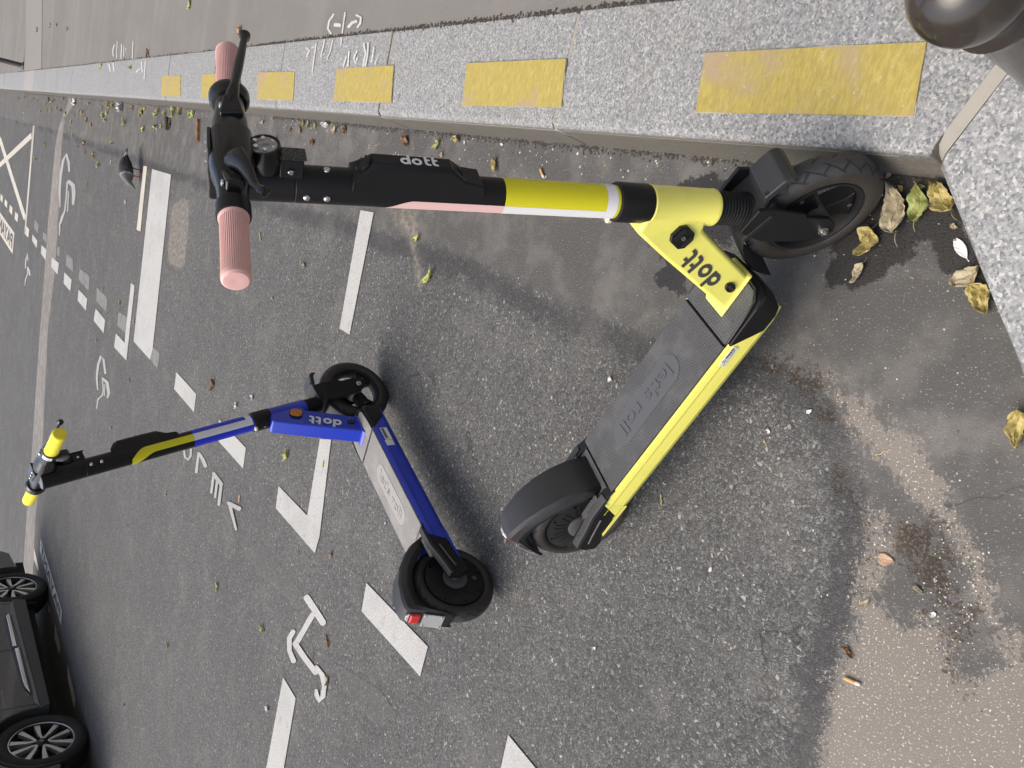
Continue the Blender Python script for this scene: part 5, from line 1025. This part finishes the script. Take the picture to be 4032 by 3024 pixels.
for k, q in enumerate([(1979, 570), (1832, 561), (95, 445), (97, 465), (620, 505), (3679, 2420), (3029, 1697), (2802, 2241), (933, 1597), (997, 1563), (394, 650), (497, 795), (1520, 2060), (440, 640), (2343, 2551), (1056, 2788), (3190, 1620)]):
    L_ = .012 if q[0] > 1500 else .035
    leaf('paper_crumb', q, L_, L_ * .7, .4, 'white', 380 + k, 'tiny white crumb of litter on the asphalt', 'scrap', 'white crumbs on the ground', stalk=False, jag=.3)
def butt(px, d, L, label, r_=.0039):
    q = G(*px); q2 = G(px[0] + d[0], px[1] + d[1]); v = q2 - q; v /= np.linalg.norm(v); o = empty('cigarette_butt', (q[0], q[1], 0), (0, 0, math.atan2(v[1], v[0]))); tag(o, label, 'cigarette butt', 'cigarette butts')
    m_ = MB(); m_.lathe([(-L / 2, r_ * .9), (-L / 2 + .001, r_), (L * .22, r_)], (0, 0, r_ + .0005), (1, 0, 0), 12); m_.build('filter', plain('butt_filter', (.56, .33, .15), .7, wear=.4, scale=120), o)
    m_ = MB(); m_.lathe([(L * .22, r_), (L * .36, r_ * .95), (L * .5, r_ * .7)], (0, 0, r_ + .0005), (1, .1, 0), 12); m_.build('burnt_end', plain('butt_paper', (.62, .59, .54), .7, wear=.7, scale=150), o)
butt((3361, 2682), (45, 22), .030, 'orange cigarette butt on the seam of the pale concrete'); butt((2139, 685), (15, 42), .033, 'orange cigarette butt in the gutter beside the yellow stem'); butt((946, 1963), (2, -30), .036, 'cigarette butt on the road near the painted letters')
def twig(name, px, d, L, r_, mat, label):
    q = G(*px); q2 = G(px[0] + d[0], px[1] + d[1]); v = q2 - q; v /= np.linalg.norm(v); m_ = MB(); n = 7
    m_.tube([((k / (n - 1) - .5) * L, .05 * L * math.sin(2.2 * k), r_ + .0005 + r_ * .3 * abs(math.sin(1.7 * k))) for k in range(n)], [r_ * (.7 + .3 * math.sin(1.3 * k + .6) ** 2) for k in range(n)], 8)
    o = m_.build(name, mat); o.location = (q[0], q[1], 0); o.rotation_euler = (0, 0, math.atan2(v[1], v[0])); tag(o, label, 'twig'); return o
M_TW = plain('twig_bark', (.26, .12, .045), .7, wear=.5, scale=60); M_ST = plain('straw', (.50, .38, .20), .7, wear=.3, scale=60)
twig('twig', (786, 515), (0, 40), .15, .010, M_TW, 'rusty brown stick lying in the gutter behind the handlebar')
twig('straw_piece', (1028, 932), (4, 30), .050, .004, M_ST, 'straw-coloured stalk on the road below the pink grip'); twig('straw_piece', (2607, 1966), (4, 40), .026, .0022, M_ST, 'short straw stalk on the asphalt near the yellow rear wheel')
twig('straw_piece', (3476, 1782), (40, -18), .030, .0010, M_ST, 'thin pale stalk on the brown dirt'); twig('straw_piece', (3016, 1744), (10, 20), .014, .0012, M_ST, 'tiny straw bit on the coarse asphalt')
twig('twig', (668, 488), (3, 30), .10, .016, plain('dark_bark', (.06, .045, .035), .8), 'dark piece of bark in the far gutter')
twig('twig', (1293, 2523), (6, 30), .05, .005, M_TW, 'small brown twig beside the painted scooter symbol')
# feather
fe = MB(); q = G(3790, 985)
for k in range(46):
    f = k / 45; x = -.018 + .036 * f; wd = .009 * math.sin(PI * min(1, f * .9 + .08)) ** .6
    for sd in (-1, 1): fe.add([(x, 0, .002), (x + .0011, 0, .002), (x + .006, sd * wd * rs.uniform(.7, 1.1), .003 + .003 * rs.rand()), (x + .0052, sd * wd * .95, .003 + .002 * rs.rand())], [(0, 1, 2, 3)])
fe.tube([(-.024, 0, .0018), (0, .001, .0024), (.018, 0, .002)], [.0006, .0005, .0002], 5)
fo = fe.build('feather', plain('feather_white', (.80, .80, .80), .7, wear=.1), smooth=False); fo.location = (q[0], q[1], .0005); fo.rotation_euler = (0, 0, R(30)); tag(fo, 'small white downy feather by the return kerb', 'feather')
# loose grit: pale and dark crumbs of stone nobody could count
gr = [MB() for _ in range(3)]
for k in range(1000):
    px_, py_ = random.uniform(600, 4030), random.uniform(500, 3020); q = G(px_, py_); off = (q - K0) @ KN
    if off > -.01 or (q - c0) @ N2v > -.02: continue
    crumb(gr[k % 3], q[0], q[1], .0, random.choice([.0008, .0010, .0013, .0019]) * (1 + .15 * q[1]))
for k in range(700):
    tt = random.uniform(.7, 9); q = KP(tt, -abs(random.gauss(0, .06)) - .006, 0); crumb(gr[random.randrange(3)], q[0], q[1], .0, random.uniform(.0015, .004))
for k in range(320):
    q = G(random.gauss(3740, 70), random.gauss(2350, 150)); crumb(gr[random.randrange(3)], q[0], q[1], 0, random.uniform(.0008, .0020))
for g_, mt, nm in ((gr[0], plain('grit_pale', (.60, .58, .54), .8), 'scattered tiny pale stone chips on the road'), (gr[1], plain('grit_tan', (.33, .25, .17), .8), 'scattered tiny tan stone chips on the road'), (gr[2], plain('grit_dark', (.06, .058, .055), .8), 'scattered tiny dark stone chips on the road')):
    tag(g_.build('grit', mt, smooth=False), nm, 'grit', kind='stuff')

# ------------------------------------------------------------------ stone building added outside the frame to shade the street from the right
def shade_building():
    root = empty('shade_building', tuple(KP(12, 5.2, KH))); root.rotation_euler = (0, 0, KHD); tag(root, 'long cream stone building added out of view to shade the street from the right', 'shade_building')
    ST = plain('facade_stone', (.30, .29, .275), .9, wear=.4, scale=1.2, bump=.2); TR = plain('facade_trim', (.42, .39, .34), .9, wear=.4, scale=2); GL = plain('window_glass', (.02, .025, .03), .06); FR = plain('window_frame', (.55, .55, .53), .6)
    ZN = plain('zinc_roof', (.16, .18, .20), .5, .3, wear=.4)
    L0, L1, H = -30.0, 26.0, 14.0      # local x along the street, local -y away from the street
    m_ = MB(); m_.box((L0, -12, -.02), (L1, 0, H)); m_.build('wall', ST, root, smooth=False)
    m_ = MB(); m_.loft([[(x, -.3, H), (x, -2.6, H + 3.4), (x, -10, H + 3.6), (x, -12, H)] for x in (L0, L1)]); m_.build('roof', ZN, root, smooth=False)
    for z in (4.0, 10.6, 13.7):
        m_ = MB(); m_.box((L0, .002, z), (L1, .28, z + .22)); m_.build('cornice', TR, root, bevel=.04)
    fr = MB(); 
    for a in ((-.62, -.55, 0, 2.2), (.55, .62, 0, 2.2), (-.62, .62, 2.14, 2.2), (-.62, .62, 0, .06), (-.03, .03, 0, 2.2)): fr.box((a[0], .004, a[2]), (a[1], .07, a[3]))
    fm = fr.mesh('window'); fm.materials.append(FR); pm = MB().box((-.55, .002, .06), (.55, .03, 2.14)).mesh('pane'); pm.materials.append(GL); sm_ = MB().box((-.75, .002, -.14), (.75, .18, 0)).mesh('sill'); sm_.materials.append(TR)
    for z in (.9, 5.0, 8.0, 11.1):
        for k in range(20):
            x = L0 + 1.6 + 2.65 * k
            f = link('window', fm, None, root, False); f.location = (x, 0, z); p_ = link('pane', pm, None, f, False); q_ = link('sill', sm_, None, f, False)
shade_building()
